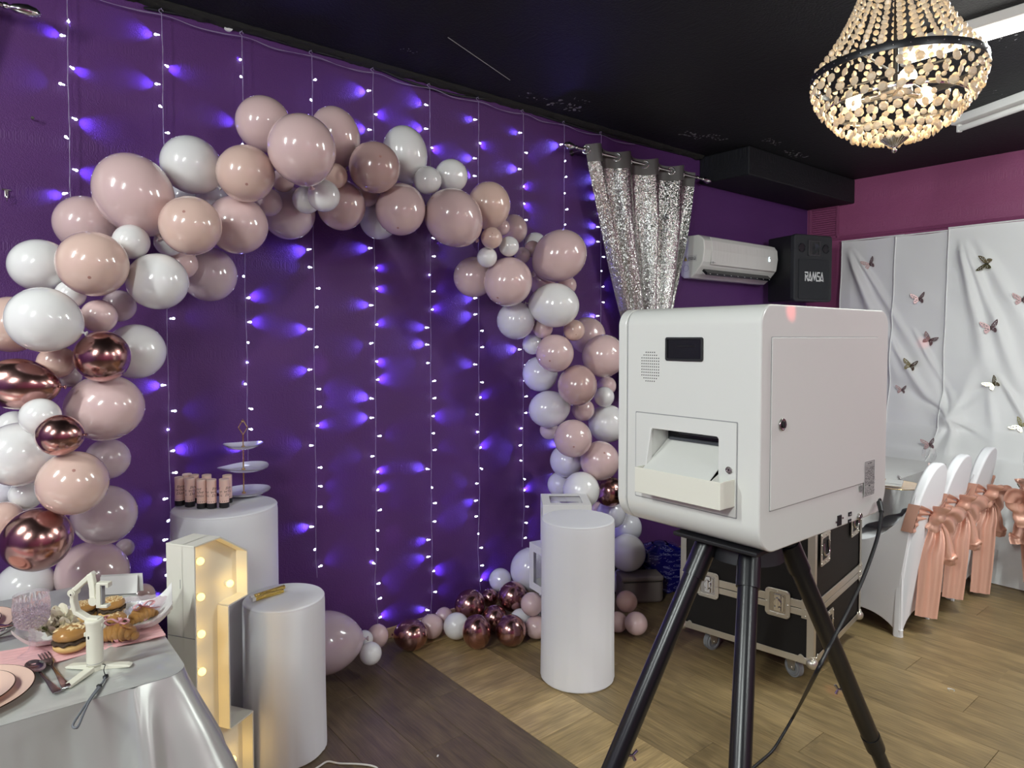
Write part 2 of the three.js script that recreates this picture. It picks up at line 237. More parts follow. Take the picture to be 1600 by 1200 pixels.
{
  const t = thing('fairy_light_curtain', 'curtain of blue white fairy lights hanging down the purple wall behind the balloon arch', 'fairy lights'), r = rng(77), Z = 0.028, TOP = 2.955;
  const head = []; for (let x = 0.15; x < 3.75; x += 0.11) { const f = ((x - 0.341) / 0.332) % 1; head.push([x, TOP - 0.018 * sin(PI * ((f + 1) % 1)) + 0.003 * N3(x * 5, 1, 1), Z]); }
  part(t, 'header_wire', [tube(head, 0.0013, 200, 5), tube(head.map((p) => [p[0], p[1] - 0.003 + 0.003 * sin(p[0] * 31), p[2] + 0.003]), 0.0011, 200, 5)], mWire);
  const bulbG = merge([lathe([[0, -0.004], [0.0028, -0.003], [0.0032, 0.006], [0.0052, 0.009], [0.0052, 0.012], [0.0036, 0.016], [0, 0.0175]], 10)]);
  const stemG = bar([0, -0.014, 0], [0, 0, 0], 0.0011, 5);
  for (const [x, px, list] of DROPS) {
    const lamps = list.split(' ').map((s) => ({ py: +s.slice(0, -1), d: s.slice(-1) })).map((o) => ({ ...o, y: onZ(px, o.py, Z).y })), low = min(...lamps.map((l) => l.y)), path = [];
    const sway = (y) => 0.006 * N3(x * 9, y * 3, 1) + 0.028 * N3(x * 5, y * 4.5, 3) * Math.pow(max(0, 1 - y / 1.1), 1.2);
    for (let y = TOP; y > low - 0.03; y -= 0.05) path.push([x + sway(y), y, Z]);
    path.push([x + sway(low - 0.05), low - 0.05, Z]);
    const st = part(t, 'drop', [tube(path, 0.0013, path.length * 2, 5), tube(path.map((p, i) => [p[0] + 0.0018 * sin(i * 2.4), p[1], p[2] + 0.0018 * cos(i * 2.4)]), 0.0011, path.length * 4, 4), mv(new THREE.TorusGeometry(0.008, 0.0015, 5, 10, 5), x, TOP + 0.012, Z - 0.008), bar([x, TOP + 0.02, 0], [x, TOP + 0.02, Z], 0.0018, 5)], mWire);
    for (const { y, d } of lamps) {
      const side = 'Ll'.includes(d) ? -1 : 'Rr'.includes(d) ? 1 : 0, wall = d === d.toUpperCase(), dir = V(side * (0.9 + 0.2 * r()), (r() - 0.5) * 0.5, d === 'C' ? -1 : wall ? -0.35 - 0.5 * r() : d === 'c' ? 1 : 0.25 * r()).normalize();
      if (d === 'c') dir.x += (r() - 0.5) * 1.6; if (d === 'C') dir.x += (r() - 0.5) * 0.8;
      dir.normalize();
      const at0 = V(x + sway(y), y, Z), q = new THREE.Quaternion().setFromUnitVectors(V(0, 1, 0), dir), c = at0.clone().addScaledVector(dir, 0.014);
      if (c.z + dir.z * 0.018 < 0.004) { c.z = 0.004 - dir.z * 0.018; }
      const m = part(st, 'bulb', bulbG, mLed); m.position.copy(c); m.quaternion.copy(q);
      const sm = stemG; const stem = part(st, 'bulb_stem', sm, mWire); stem.position.copy(c); stem.quaternion.copy(q);
      const s = new THREE.SpotLight(LED_TINT, LED_CD * (wall ? 0.8 + 0.8 * r() : 0.35), 0, R(wall ? 40 : 48), 0.9); s.name = 'fairy_light'; s.shadow.radius = 0.2;
      s.position.copy(c).addScaledVector(dir, 0.008); s.target.position.copy(s.position).addScaledVector(dir, 0.1); scene.add(s, s.target);
    }
  }
}

// ---------------------------------------------------------------- balloons
// [x, y, radius in the picture, colour, distance from the wall, stretch, which way the neck points (degrees; none = to the wall), shows its crown spot]
const BL = [
  [210, 304, 57, 'p', .34, 1.13, -65], [299, 258, 44, 'w', .3, 1.04, -40], [135, 351, 44, 'p', .3, 1.05, -20], [145, 412, 51, 'o', .5, 1, , 1], [63, 415, 41, 'w', .34, 1.07, 0], [205, 378, 27, 'w', .46], [298, 353, 46, 'o', .47, 1, , 1], [264, 378, 22, 'w', .3], [246, 440, 44, 'w', .5, 1.04, 180], [371, 351, 45, 'p', .36, 1.04, 135], [326, 428, 42, 'm', .2, 1.04, 120], [284, 412, 24, 'p', .3], [288, 308, 24, 'l', .16], [331, 308, 24, 'l', .2],
  [412, 194, 42, 'p', .3, 1.02, -60], [472, 234, 52, 'p', .46, 1.05, -85, 1], [524, 213, 38, 'p', .22, 1.2, -75], [384, 271, 44, 'o', .42, 1, , 1], [442, 282, 18, 'p', .3], [419, 316, 22, 'm', .3], [451, 333, 41, 'm', .18, 1, 90], [479, 312, 22, 'w', .38], [506, 306, 25, 'w', .46], [523, 275, 20, 'o', .36], [533, 320, 38, 'p', .28, 1.06, 100], [585, 262, 40, 'd', .42, 1, , 1], [633, 241, 35, 'w', .26, 1.24, -80], [626, 327, 39, 'p', .38, 1.1, 90, 1], [592, 344, 30, 'l', .14], [573, 303, 20, 'p', .2],
  [668, 282, 22, 'w', .36], [705, 275, 26, 'w', .3], [709, 341, 44, 'p', .44, 1.1, -40, 1], [764, 321, 34, 'o', .36, 1.08, -90], [801, 359, 23, 'p', .2, 1.05, -110], [784, 355, 13, 'p', .32], [768, 372, 17, 'o', .42, 1, , 1], [795, 385, 16, 'w', .42], [761, 402, 16, 'w', .42], [740, 433, 32, 'p', .22], [794, 440, 38, 'p', .4, 1.05, 60, 1], [816, 399, 13, 'm', .26], [836, 381, 18, 'w', .16], [832, 389, 13, 'd', .24], [874, 400, 40, 'p', .4, 1.1, -145], [846, 440, 22, 'p', .24, 1, , 1], [886, 446, 15, 'p', .2],
  [866, 477, 35, 'w', .46, 1.12, 175], [806, 501, 30, 'l', .3], [848, 513, 16, 'p', .34], [832, 538, 16, 'w', .3], [897, 516, 17, 'o', .44, 1, , 1], [917, 524, 29, 'p', .3], [867, 552, 30, 'p', .42, 1, , 1], [943, 556, 34, 'p', .42, 1, 0], [844, 584, 28, 'l', .28], [902, 602, 31, 'd', .44, 1.05, 80, 1], [858, 639, 29, 'l', .36, 1.12, 10], [948, 603, 15, 'p', .3], [944, 620, 16, 'w', .4], [911, 640, 18, 'p', .34], [949, 662, 30, 'w', .36], [895, 685, 30, 'p', .46, 1, , 1], [858, 672, 15, 'm', .2], [937, 720, 31, 'p', .44, 1, , 1], [885, 720, 26, 'l', .3], [908, 766, 29, 'w', .46], [875, 757, 20, 'l', .3], [953, 768, 24, 'c', .34], [955, 802, 23, 'l', .3], [980, 864, 29, 'w', .4], [976, 909, 22, 'l', .34], [979, 940, 17, 'o', .42], [965, 972, 16, 'p', .34], [994, 974, 18, 'p', .42], [978, 824, 25, 'l', .28], [932, 796, 12, 'p', .3],
  [829, 890, 32, 'l', .2, 1.06, -90], [831, 944, 18, 'p', .36], [838, 980, 18, 'p', .34], [813, 967, 16, 'w', .28], [782, 906, 18, 'l', .14], [801, 932, 23, 'c', .24], [765, 934, 14, 'c', .14], [734, 946, 24, 'c', .2, 1.05, -120], [773, 966, 20, 'c', .24], [745, 987, 23, 'c', .36, 1.18, -86], [798, 985, 24, 'c', .34], [713, 978, 20.5, 'w', .22], [674, 979, 19, 'p', .16], [694, 963, 14, 'p', .12], [642, 992, 24, 'c', .22, 1.12, 185], [579, 1021, 17.5, 'w', .34], [569, 999, 14, 'w', .22], [590, 994, 17, 'p', .2, 1.1, -90], [508, 1004, 48, 'm', .36, 1.16, 0],
  [69, 500, 51, 'w', .58, 1.03, -20], [18, 507, 44, 'o', .44], [110, 460, 22, 'w', .42], [155, 494, 26, 'p', .46], [186, 478, 25, 'm', .32], [212, 549, 43, 'w', .36, 1.02, 170], [160, 557, 40, 'c', .58], [88, 566, 26, 'o', .46, 1.04, 20], [30, 600, 40, 'c', .54, 1.35, -5], [108, 588, 18, 'm', .34], [163, 637, 52, 'p', .48, 1.16, 185], [63, 651, 29, 'w', .58], [93, 680, 32, 'c', .68, 1.02, 0], [22, 668, 26, 'w', .46], [30, 710, 50, 'w', .54], [168, 717, 32, 'm', .3, 1.02, 170], [114, 755, 50, 'o', .66, 1, , 1], [41, 773, 24, 'w', .46], [163, 804, 46, 'm', .42, 1.02, 170], [58, 843, 49, 'c', .66], [6, 812, 28, 'o', .5], [145, 897, 51, 'p', .56, 1.04, 150], [40, 918, 42, 'w', .5], [195, 856, 14, 'm', .24], [222, 931, 19, 'd', .3], [4, 770, 20, 'l', .4],
];
{
  const prof = []; for (let i = 0; i <= 40; i++) { const a = i / 40 * PI, c = cos(a); prof.push([sin(a) * (1 - 0.05 * pow((1 - c) / 2, 3)) + 1e-4, c < 0 ? c * (1 + 0.06 * pow(-c, 4)) : c]); }
  const body = lathe(prof.reverse(), 40), spotG = lathe([[1e-4, 1.0035], [0.022, 1.003], [0.04, 1.0005], [0.05, 0.998]].reverse(), 14);
  const knotG = merge([lathe([[1e-4, -1.19], [0.07, -1.2], [0.085, -1.175], [0.03, -1.13], [0.034, -1.1], [0.06, -1.06], [0.1, -1.035]], 14)]);
  const items = BL.map(([px, py, r, c, z, k = 1, neck, spot], i) => ({ px, py, r, c, k, neck, spot, i, d: ray(px, py), t: (EYE.z - z) / -ray(px, py).z, pr: z }));
  const rad = (b) => b.r * b.t / F, pos = (b) => EYE.clone().addScaledVector(b.d, b.t);
  for (let it = 0; it < 900; it++) {
    for (let i = 0; i < items.length; i++) for (let j = i + 1; j < items.length; j++) {
      const a = items[i], b = items[j], dx = a.px - b.px, dy = a.py - b.py, s = a.r + b.r; if (dx * dx + dy * dy > s * s * 1.6) continue;
      const need = (rad(a) + rad(b)) * 1.012, dist = pos(a).distanceTo(pos(b)); if (dist >= need) continue;
      const front = a.pr >= b.pr ? a : b, back = front === a ? b : a, e = min(0.02, (need - dist) * 0.4); front.t -= e * 0.6; back.t += e * 0.6;
    }
    for (const b of items) { const p = pos(b), R0 = rad(b) * max(1, b.k * 0.98); const lim = 0.055 + R0; if (p.z < lim) b.t -= (lim - p.z) * 0.6; const q = pos(b), f = R0 - q.y; if (f > 0) b.t -= f * 0.5; if (b.px < 260 && q.y < 0.86 + R0) { const o = q.z + R0 - 0.395; if (o > 0) b.t += o * 0.6; } }
    for (const b of items) { // one that touches nothing moves to its nearest neighbour
      let best = 1e9, who; for (const o of items) if (o !== b) { const g = pos(b).distanceTo(pos(o)) - rad(b) - rad(o); if (g < best) { best = g; who = o; } }
      if (best > 0.02) b.t += max(-0.01, min(0.01, (who.t - b.t) * 0.2));
    }
  }
  // labels: colour, size and place along the arch, counted so that each one is singled out
  const seg = (b) => b.py > 880 && b.px > 450 && b.px < 660 ? 'on the floor right of the short round pedestal' : b.py > 880 && b.px > 660 && b.px < 825 ? 'on the floor under the fairy lights' : b.py > 780 && b.px > 820 ? 'beside the slim pedestal under the booth' : b.px < 262 && b.py > 395 ? 'in the left column of the arch' : b.px < 345 ? 'on the left shoulder of the arch' : b.px < 740 ? 'along the top of the arch' : b.py < 470 ? 'on the right shoulder of the arch' : 'in the right column of the arch';
  const colour = { w: 'white', p: 'blush pink', o: 'peach pink', d: 'dusky rose', m: 'mauve pink', l: 'lilac white', c: 'rose chrome' }, ORD = ['', 'second ', 'third ', 'fourth ', 'fifth ', 'sixth ', 'seventh ', 'eighth ', 'ninth '];
  const groups = {}; for (const b of items) { b.size = b.r < 20 ? 'tiny' : b.r < 31 ? 'small' : b.r < 42 ? 'medium' : 'large'; b.key = b.size + ' ' + colour[b.c] + ' balloon ' + seg(b); (groups[b.key] ??= []).push(b); }
  for (const [k, l] of Object.entries(groups)) { const across = /top|floor/.test(k); l.sort((a, b) => (across ? a.px - b.px : a.py - b.py)); l.forEach((b, i) => { b.label = k + (l.length === 1 ? '' : across ? ', ' + (i ? ORD[i] + 'from the left' : 'the leftmost') : ', ' + (i ? ORD[i] + 'highest of these' : 'highest of these')); }); }
  const r = rng(5);
  for (const b of items) {
    const Rb = rad(b), p = pos(b), t = thing('balloon', b.label, 'balloon', p, 0, 'balloons of the garland arch');
    const toCam = fwd.clone().negate(); let crown;
    if (b.neck === undefined) { crown = EYE.clone().sub(p).normalize(); const a = r() * 2 * PI, w = b.spot ? 0.5 : 0.35; crown.addScaledVector(rgt, w * cos(a) * (b.spot ? 0.6 : 1)).addScaledVector(upv, w * (b.spot ? 0.9 * (r() < 0.6 ? 1 : -1) : sin(a))); }
    else { const a = R(b.neck); crown = rgt.clone().multiplyScalar(-cos(a)).addScaledVector(upv, -sin(a)).addScaledVector(toCam, b.spot ? 0.75 : 0.25); }
    t.quaternion.setFromUnitVectors(V(0, 1, 0), crown.normalize());
    for (const [n, g, m] of [['latex_body', body, mBalloon[b.c]], ['knot', knotG, mBalloon[b.c]], ...(b.spot ? [['crown_spot', spotG, mSpot]] : [])]) part(t, n, g, m).scale.set(Rb, Rb * b.k, Rb);
  }
}

// ---------------------------------------------------------------- silver sequin curtains and their rods
function rod(xa, xb, y, z, name, label) {
  const t = thing(name, label, 'curtain rod', [0, y, z]);
  part(t, 'pole', mv(cyl(0.0095, 0.0095, xb - xa, 0, 0, 0, 20), (xa + xb) / 2, 0, 0, 0, 0, PI / 2), mSteel);
  for (const [x, s] of [[xa, -1], [xb, 1]]) part(t, 'finial', mv(lathe([[0.001, 0], [0.012, 0.002], [0.013, 0.014], [0.008, 0.018], [0.008, 0.024], [0.014, 0.03], [0.02, 0.05], [0.024, 0.075], [0.018, 0.1], [0.008, 0.112], [0.001, 0.114]], 12), x, 0, 0, 0, 0, -s * PI / 2), mChrome);
  for (const x of [xa + 0.06, xb - 0.06]) part(t, 'bracket', [bar([x, 0, -z], [x, 0, 0], 0.006), mv(cyl(0.02, 0.02, 0.006, 0, 0, 0, 16), x, 0, -z + 0.003, PI / 2), mv(new THREE.TorusGeometry(0.012, 0.004, 8, 16), x, 0, 0, 0, PI / 2)], mSteel);
  return t;
}
function sequinCurtain(xa, xb, y, z, ca, cb, yTie, yEnd, waves, label) {
  const t = thing('sequin_curtain', label, 'curtain', [0, y, z]), TOPH = 0.045, HEAD = 0.11;
  const P = (u, v) => { // v: 0 top .. 1 bottom
    const yy = TOPH - v * (TOPH + y - yEnd), k = min(1, (TOPH - yy) / (TOPH + y - yTie)), s = pow(k, 1.25), below = max(0, (y - yTie + TOPH - (TOPH - yy)) < 0 ? (yTie - y - yy) / (yTie - yEnd) : 0);
    const xl = xa + (ca - xa) * s - 0.06 * below, xr = xb + (cb - xb) * s + 0.06 * below, ph = u * waves * 2 * PI;
    const amp = (0.056 - 0.02 * s) * min(1, 0.75 + v), fine = 0.02 * N3(u * 13, v * 1.1, 1) * min(1, v * 4) + 0.009 * N3(u * 34, v * 2, 5) * min(1, v * 4);
    return V(xl + (xr - xl) * u + 0.012 * sin(ph * 0.5 + v * 7) * min(1, v * 3), yy - 0.012 * cos(ph) * max(0, 1 - v * 6), amp * sin(ph) + fine);
  };
  const vH = HEAD / (TOPH + y - yEnd);
  part(t, 'header_band', thick(sheet((u, v) => P(u, v * vH), 160, 6), 0.003), mHeader, 'plain grey header band');
  const g = sheet((u, v) => P(u, vH + v * (1 - vH)), 220, 110); { const uv = g.attributes.uv; for (let i = 0; i < uv.count; i++) uv.setXY(i, uv.getX(i) * (xb - xa) / 0.62, uv.getY(i) * (y - yEnd) / 1.0); }
  part(t, 'sequin_cloth', g, mSequin);
  for (let i = 0; i < waves * 2; i++) { const u = (i + 0.5) / (waves * 2) + (i % 2 ? 0.0 : 0.0), ph = (i + 0.0) / (waves * 2), q = P(i / (waves * 2) + 0.001, 0), tx = mv(new THREE.TorusGeometry(0.024, 0.006, 10, 28), 0, 0, 0, 0, 0.9 * (i % 2 ? 1 : -1), 0); const e = P(i / (waves * 2) + 0.001, vH * 0.42); part(t, 'grommet', tx, mChrome).position.set(e.x, 0, e.z); }
  return t;
}
rod(3.02, 4.33, 2.795, 0.115, 'curtain_rod', 'chrome curtain rod carrying the silver sequin curtain beside the air conditioner');
sequinCurtain(3.09, 4.25, 2.795, 0.115, 3.5, 3.97, 1.62, 1.2, 4, 'shimmering silver sequin curtain gathered at the bottom, left of the air conditioner');
{
  const a = onZ(57, 20, 0.12), b = onZ(0, 5, 0.12), y = a.y;
  rod(-1.0, a.x - 0.1, y, 0.115, 'curtain_rod', 'chrome curtain rod with crystal finial in the top left corner');
  sequinCurtain(-0.95, a.x - 0.2, y, 0.115, -1.1, -0.35, 1.7, 1.2, 4, 'grey sequin curtain edge under the rod in the top left corner');
}

// ---------------------------------------------------------------- air conditioner and loudspeaker
{
  const x0 = 4.235, x1 = 5.262, yT = 2.365, H = 0.315, D = 0.215, t = thing('air_conditioner', 'white split air conditioner on the purple wall beside the silver curtain', 'air conditioner', [(x0 + x1) / 2, yT - H, 0.001]), W = x1 - x0;
  const s = shape([[0, 0.02], [0.03, 0], [0.09, 0.0], [0.13, 0.03], [0.18, 0.085], [0.2, 0.115], [0.212, 0.2], [0.206, 0.27], [0.185, 0.302, 0.15, 0.315], [0, 0.315]]);
  const prof = (w, b = 0.006) => mv(ext(s, w, b, 3, 10), 0, 0, 0, 0, -PI / 2, 0); // extrude along -x, profile z->x
  part(t, 'casing', mv(ext(s, W, 0.008, 3, 10), W / 2, 0, 0, 0, -PI / 2, 0), mWhiteGloss);
  part(t, 'front_panel', mv(ext(shape([[0.204, 0.098], [0.21, 0.098], [0.218, 0.2], [0.212, 0.272], [0.196, 0.3], [0.19, 0.298], [0.206, 0.27], [0.212, 0.2]]), W - 0.12, 0.001, 1), W / 2 - 0.03, 0, 0, 0, -PI / 2, 0), M({ color: [0.7, 0.69, 0.66], roughness: 0.35, bumpMap: dataTex(256, 256, (u, v) => 0.5 + 0.5 * N3(u * 3, v * 40, 2)), bumpScale: 0.002 }));
  const mid = V(0, 0.052, 0.168);
  part(t, 'outlet', mv(box(W - 0.13, 0.1, 0.02, 0, 0, 0, 0.002), -0.005, 0.06, 0.153, -0.83), mDarkHole);
  for (let i = 0; i < 10; i++) part(t, 'vane', mv(box(0.034, 0.08, 0.004, 0, 0, 0, 0.002), -W / 2 + 0.1 + i * (W - 0.2) / 9, 0.055, 0.164, -0.83, 0.35), mWhite);
  part(t, 'louver', mv(box(W - 0.14, 0.01, 0.05, 0, 0, 0, 0.004), -0.005, 0.036, 0.16, 0.5), mWhite);
  const dg = []; const dx = W / 2 - 0.15, dy = 0.19; for (const [a, b, w, h] of [[0, 0.016, 0.014, 0.004], [0, 0, 0.014, 0.004], [0, -0.016, 0.014, 0.004], [-0.007, 0.008, 0.004, 0.016], [0.007, -0.008, 0.004, 0.016], [-0.007, -0.008, 0.004, 0.016]]) dg.push(box(w, h, 0.002, dx + a, dy + b, 0.2205, 0));
  part(t, 'led_display', dg, M({ color: [0.8, 0.95, 1], emissive: [0.75, 0.92, 1], emissiveIntensity: 1.6 }), 'lit white digit display');
  part(t, 'badge', [mv(new THREE.TorusGeometry(0.006, 0.0018, 6, 14), -W / 2 + 0.105, 0.112, 0.213), box(0.022, 0.003, 0.002, -W / 2 + 0.083, 0.112, 0.213, 0), box(0.022, 0.003, 0.002, -W / 2 + 0.127, 0.112, 0.213, 0)], mGrey);
  const st = canvasTex(256, 96, (g) => { g.fillStyle = '#c9c8c6'; g.fillRect(0, 0, 256, 96); g.fillStyle = '#c9b243'; g.beginPath(); g.moveTo(10, 82); g.lineTo(42, 16); g.lineTo(74, 82); g.fill(); g.strokeStyle = '#222'; g.lineWidth = 6; g.stroke(); g.fillStyle = '#222'; g.font = 'bold 40px sans-serif'; g.fillText('!', 35, 74); for (let i = 0; i < 3; i++) { g.strokeRect(92 + i * 52, 34, 36, 36); g.fillRect(100 + i * 52, 44 + i * 6, 22, 8); } });
  part(t, 'sticker', mv(new THREE.PlaneGeometry(0.12, 0.045), -W / 2 - 0.001, 0.145, 0.085, 0, -PI / 2), M({ map: st, roughness: 0.5 }));
  part(t, 'seal', mv(new THREE.TorusGeometry(0.024, 0.0012, 5, 28), -W / 2 - 0.0012, 0.075, 0.05, 0, -PI / 2), mGrey);
}
{
  // the loudspeaker hangs in the corner, its front turned a little to the room
  const th = R(-17), t = thing('loudspeaker', 'black loudspeaker hanging in the corner right of the air conditioner', 'loudspeaker', [5.478, 1.905, 0.274], th), W = 0.4, H = 0.535, D = 0.28;
  part(t, 'cabinet', box(W, H, D, 0, H / 2, 0, 0.012, 3), mBlack);
  part(t, 'front_frame', [mv(ext(rrect(W + 0.012, H + 0.012, 0.03), 0.05, 0.012, 3), 0, H / 2, D / 2 - 0.028)], M({ color: [0.022, 0.024, 0.028], roughness: 0.6, bumpMap: rep(bumpWall, 12), bumpScale: 0.002 }));
  part(t, 'grille', ext(rrect(W - 0.075, H - 0.21, 0.012, 0, H / 2 - 0.09), 0.012, 0.003).translate(0, 0, D / 2 + 0.018), M({ color: [0.018, 0.02, 0.024], roughness: 0.75, bumpMap: rep(facets(128, 0.8, 3), 3), bumpScale: 0.001 }));
  const hx = 0.0, hy = H - 0.105;
  part(t, 'horn', [mv(ext((() => { const s = rrect(0.13, 0.13, 0.01); s.holes.push(rrect(0.1, 0.1, 0.01)); return s; })(), 0.012, 0.003), hx, hy, D / 2 + 0.02), mv(sheet((u, v) => { const a = u * 2 * PI, e = 0.05 - 0.034 * v, m = max(abs(cos(a)), abs(sin(a))); return V(cos(a) / m * e, sin(a) / m * e, -v * 0.0); }, 32, 3), hx, hy, D / 2 + 0.024), mv(new THREE.CylinderGeometry(0.052, 0.018, 0.02, 4, 1, true), hx, hy, D / 2 + 0.026, PI / 2, 0, PI / 4)], M({ color: [0.035, 0.035, 0.038], roughness: 0.4 }));
  for (const s of [-1, 1]) part(t, 'port', [mv(cyl(0.032, 0.032, 0.004, 0, 0, 0, 24), hx + s * 0.13, hy, D / 2 + 0.0225, PI / 2), mv(new THREE.TorusGeometry(0.033, 0.004, 8, 24), hx + s * 0.13, hy, D / 2 + 0.024)], mDarkHole);
  // lettering, drawn from strokes
  const S = [], st = (l) => { for (let i = 1; i < l.length; i++) { const a = l[i - 1], b = l[i], d = hypot(b[0] - a[0], b[1] - a[1]), an = Math.atan2(b[1] - a[1], b[0] - a[0]); S.push(mv(box(d + 0.16, 0.16, 0.06, 0, 0, 0, 0), (a[0] + b[0]) / 2, (a[1] + b[1]) / 2, 0, 0, 0, an)); } };
  st([[0, 1], [0.72, 1], [0.72, 0.55], [0.1, 0.55]]); st([[0.08, 0.72], [0.08, 0]]); st([[0.35, 0.5], [0.75, 0]]); st([[0.9, 0], [1.3, 1], [1.62, 0], [1.1, 0.08]]); st([[1.75, 0], [2.1, 1], [2.4, 0.1], [2.7, 1], [2.95, 0]]); st([[3.75, 1], [3.15, 1], [3.15, 0.55], [3.75, 0.5], [3.75, 0], [3.1, 0]]); st([[3.92, 0], [4.35, 1], [4.7, 0], [4.1, 0.1]]);
  part(t, 'lettering', mv(merge(S).scale(0.042, 0.066, 0.05), -0.1, 0.165, D / 2 + 0.031), M({ color: [0.75, 0.75, 0.75], roughness: 0.4 }), 'white brand lettering');
  part(t, 'screw', mv(cyl(0.005, 0.005, 0.004, 0, 0, 0, 12), W / 2 - 0.05, 0.06, D / 2 + 0.024, PI / 2), mSteel);
  part(t, 'wall_bracket', [box(0.16, 0.2, 0.012, 0, H / 2, -D / 2 - 0.006), box(0.04, 0.04, 0.14, 0.02, H / 2, -D / 2 - 0.075)], mBlack);
}

// ---------------------------------------------------------------- white drapes over the magenta wall, butterflies
const drapeX = (y, z) => { const k = [[2.46, 6.11], [1.9, 6.085], [1.2, 6.05], [0.9, 5.98], [0.72, 5.82], [0.52, 5.44], [0.3, 5.3], [0.0, 5.215]]; for (let i = 1; i < k.length; i++) if (y >= k[i][0]) { const f = (y - k[i][0]) / (k[i - 1][0] - k[i][0]), s = f * f * (3 - 2 * f); return k[i][1] + (k[i - 1][1] - k[i][1]) * (0.5 * f + 0.5 * s); } return 5.215; };
const PINCH = [0.98, 1.28]; // height, z where the cloth is tied
function foldsX(y, z) { // creases that run to the pinch and hang from the corners
  const dy = y - PINCH[0], dz = z - PINCH[1], d = hypot(dy, dz), a = Math.atan2(dz, dy);
  let f = 0.02 * sin(a * 7 + 2.5 * N3(a * 2, d, 3)) * (0.5 + 0.5 * cos(2 * a + 0.9)) * Math.exp(-pow(d / 0.5, 2)) * min(1, d * 6) + 0.05 * Math.exp(-pow(d / 0.07, 2));
  for (const [y0, z0, sl, w, h, len] of [[2.4, 0.39, 0.42, 0.045, 0.045, 1.5], [2.42, 0.42, 0.62, 0.03, 0.022, 1.4], [2.4, 1.27, 0.22, 0.035, 0.04, 1.4], [2.4, 1.3, 0.34, 0.03, 0.03, 1.2], [2.38, 1.38, 0.5, 0.05, 0.022, 1.3], [1.7, 0.95, 0.55, 0.03, 0.02, 0.8], [1.6, 0.8, 0.6, 0.04, 0.025, 0.8], [1.35, 1.55, 0.6, 0.035, 0.03, 0.7], [1.25, 1.5, 0.2, 0.04, 0.02, 0.6], [1.95, 0.62, 0.5, 0.03, 0.014, 0.9], [1.9, 1.5, 0.3, 0.04, 0.018, 0.9]]) { const s = y0 - y; if (s > 0) { const e = z - z0 - sl * s; f += h * Math.exp(-pow(e / (w * (0.6 + s)), 2)) * min(1, s * 5) * max(0, 1 - s / len) ; } }
  return -(1.5 * f + 0.006 * N3(y * 3, z * 3, 1) + 0.008 * N3(y * 7 + z * 4, z * 5 - y * 2, 6) * (0.6 + 0.4 * N3(z * 2, y, 2)));
}
function drape(za, zb, yT, layer, label) {
  const t = thing('backdrop_cloth', label, 'backdrop', [X1, 0, (za + zb) / 2], 0);
  const g = sheet((u, v) => { const y = yT * (1 - v), z = za + (zb - za) * u, sag = 0.012 * sin(u * PI) * (1 - v) * (v < 0.2 ? 1 - v * 5 : 0), y2 = max(0.004, y - sag), x = drapeX(y2, z) - 0.024 * layer + foldsX(y2, z) * min(1, v * 12 + 0.05) * (y2 < 0.9 ? max(0.25, y2 / 0.9) : 1); return V(min(x, X1 - 0.012 - 0.006 * layer) - X1, y2, z + 0.03 * (1 - v) * 0 - (za + zb) / 2 + 0.01 * N3(y * 3, layer, 5)); }, 110, 190);
  part(t, 'cloth', thick(g, 0.0015), mDrape[layer]);
  const hem = []; for (let v = 0; v <= 1.001; v += 0.02) { const y = max(0.006, yT * (1 - v)); hem.push([min(drapeX(y, za) - 0.024 * layer + foldsX(y, za) * min(1, v * 12 + 0.05) * (y < 0.9 ? max(0.25, y / 0.9) : 1), X1 - 0.012) - X1 - 0.003, y, za - (za + zb) / 2 + 0.01 * N3(y * 3, layer, 5)]); }
  part(t, 'side_hem', tube(hem, 0.0045, 90, 6), mDrape[min(2, layer + 1)]);
  part(t, 'top_hem', mv(cyl(0.006, 0.006, zb - za, 0, 0, 0, 8), -0.05 - 0.024 * layer, yT - 0.002, 0, PI / 2), mDrape[min(2, layer + 1)]);
}
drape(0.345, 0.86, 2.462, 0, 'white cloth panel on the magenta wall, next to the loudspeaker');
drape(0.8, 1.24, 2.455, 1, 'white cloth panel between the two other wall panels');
drape(1.2, 2.5, 2.47, 2, 'white cloth panel with the crossed fold, at the right edge of the picture');
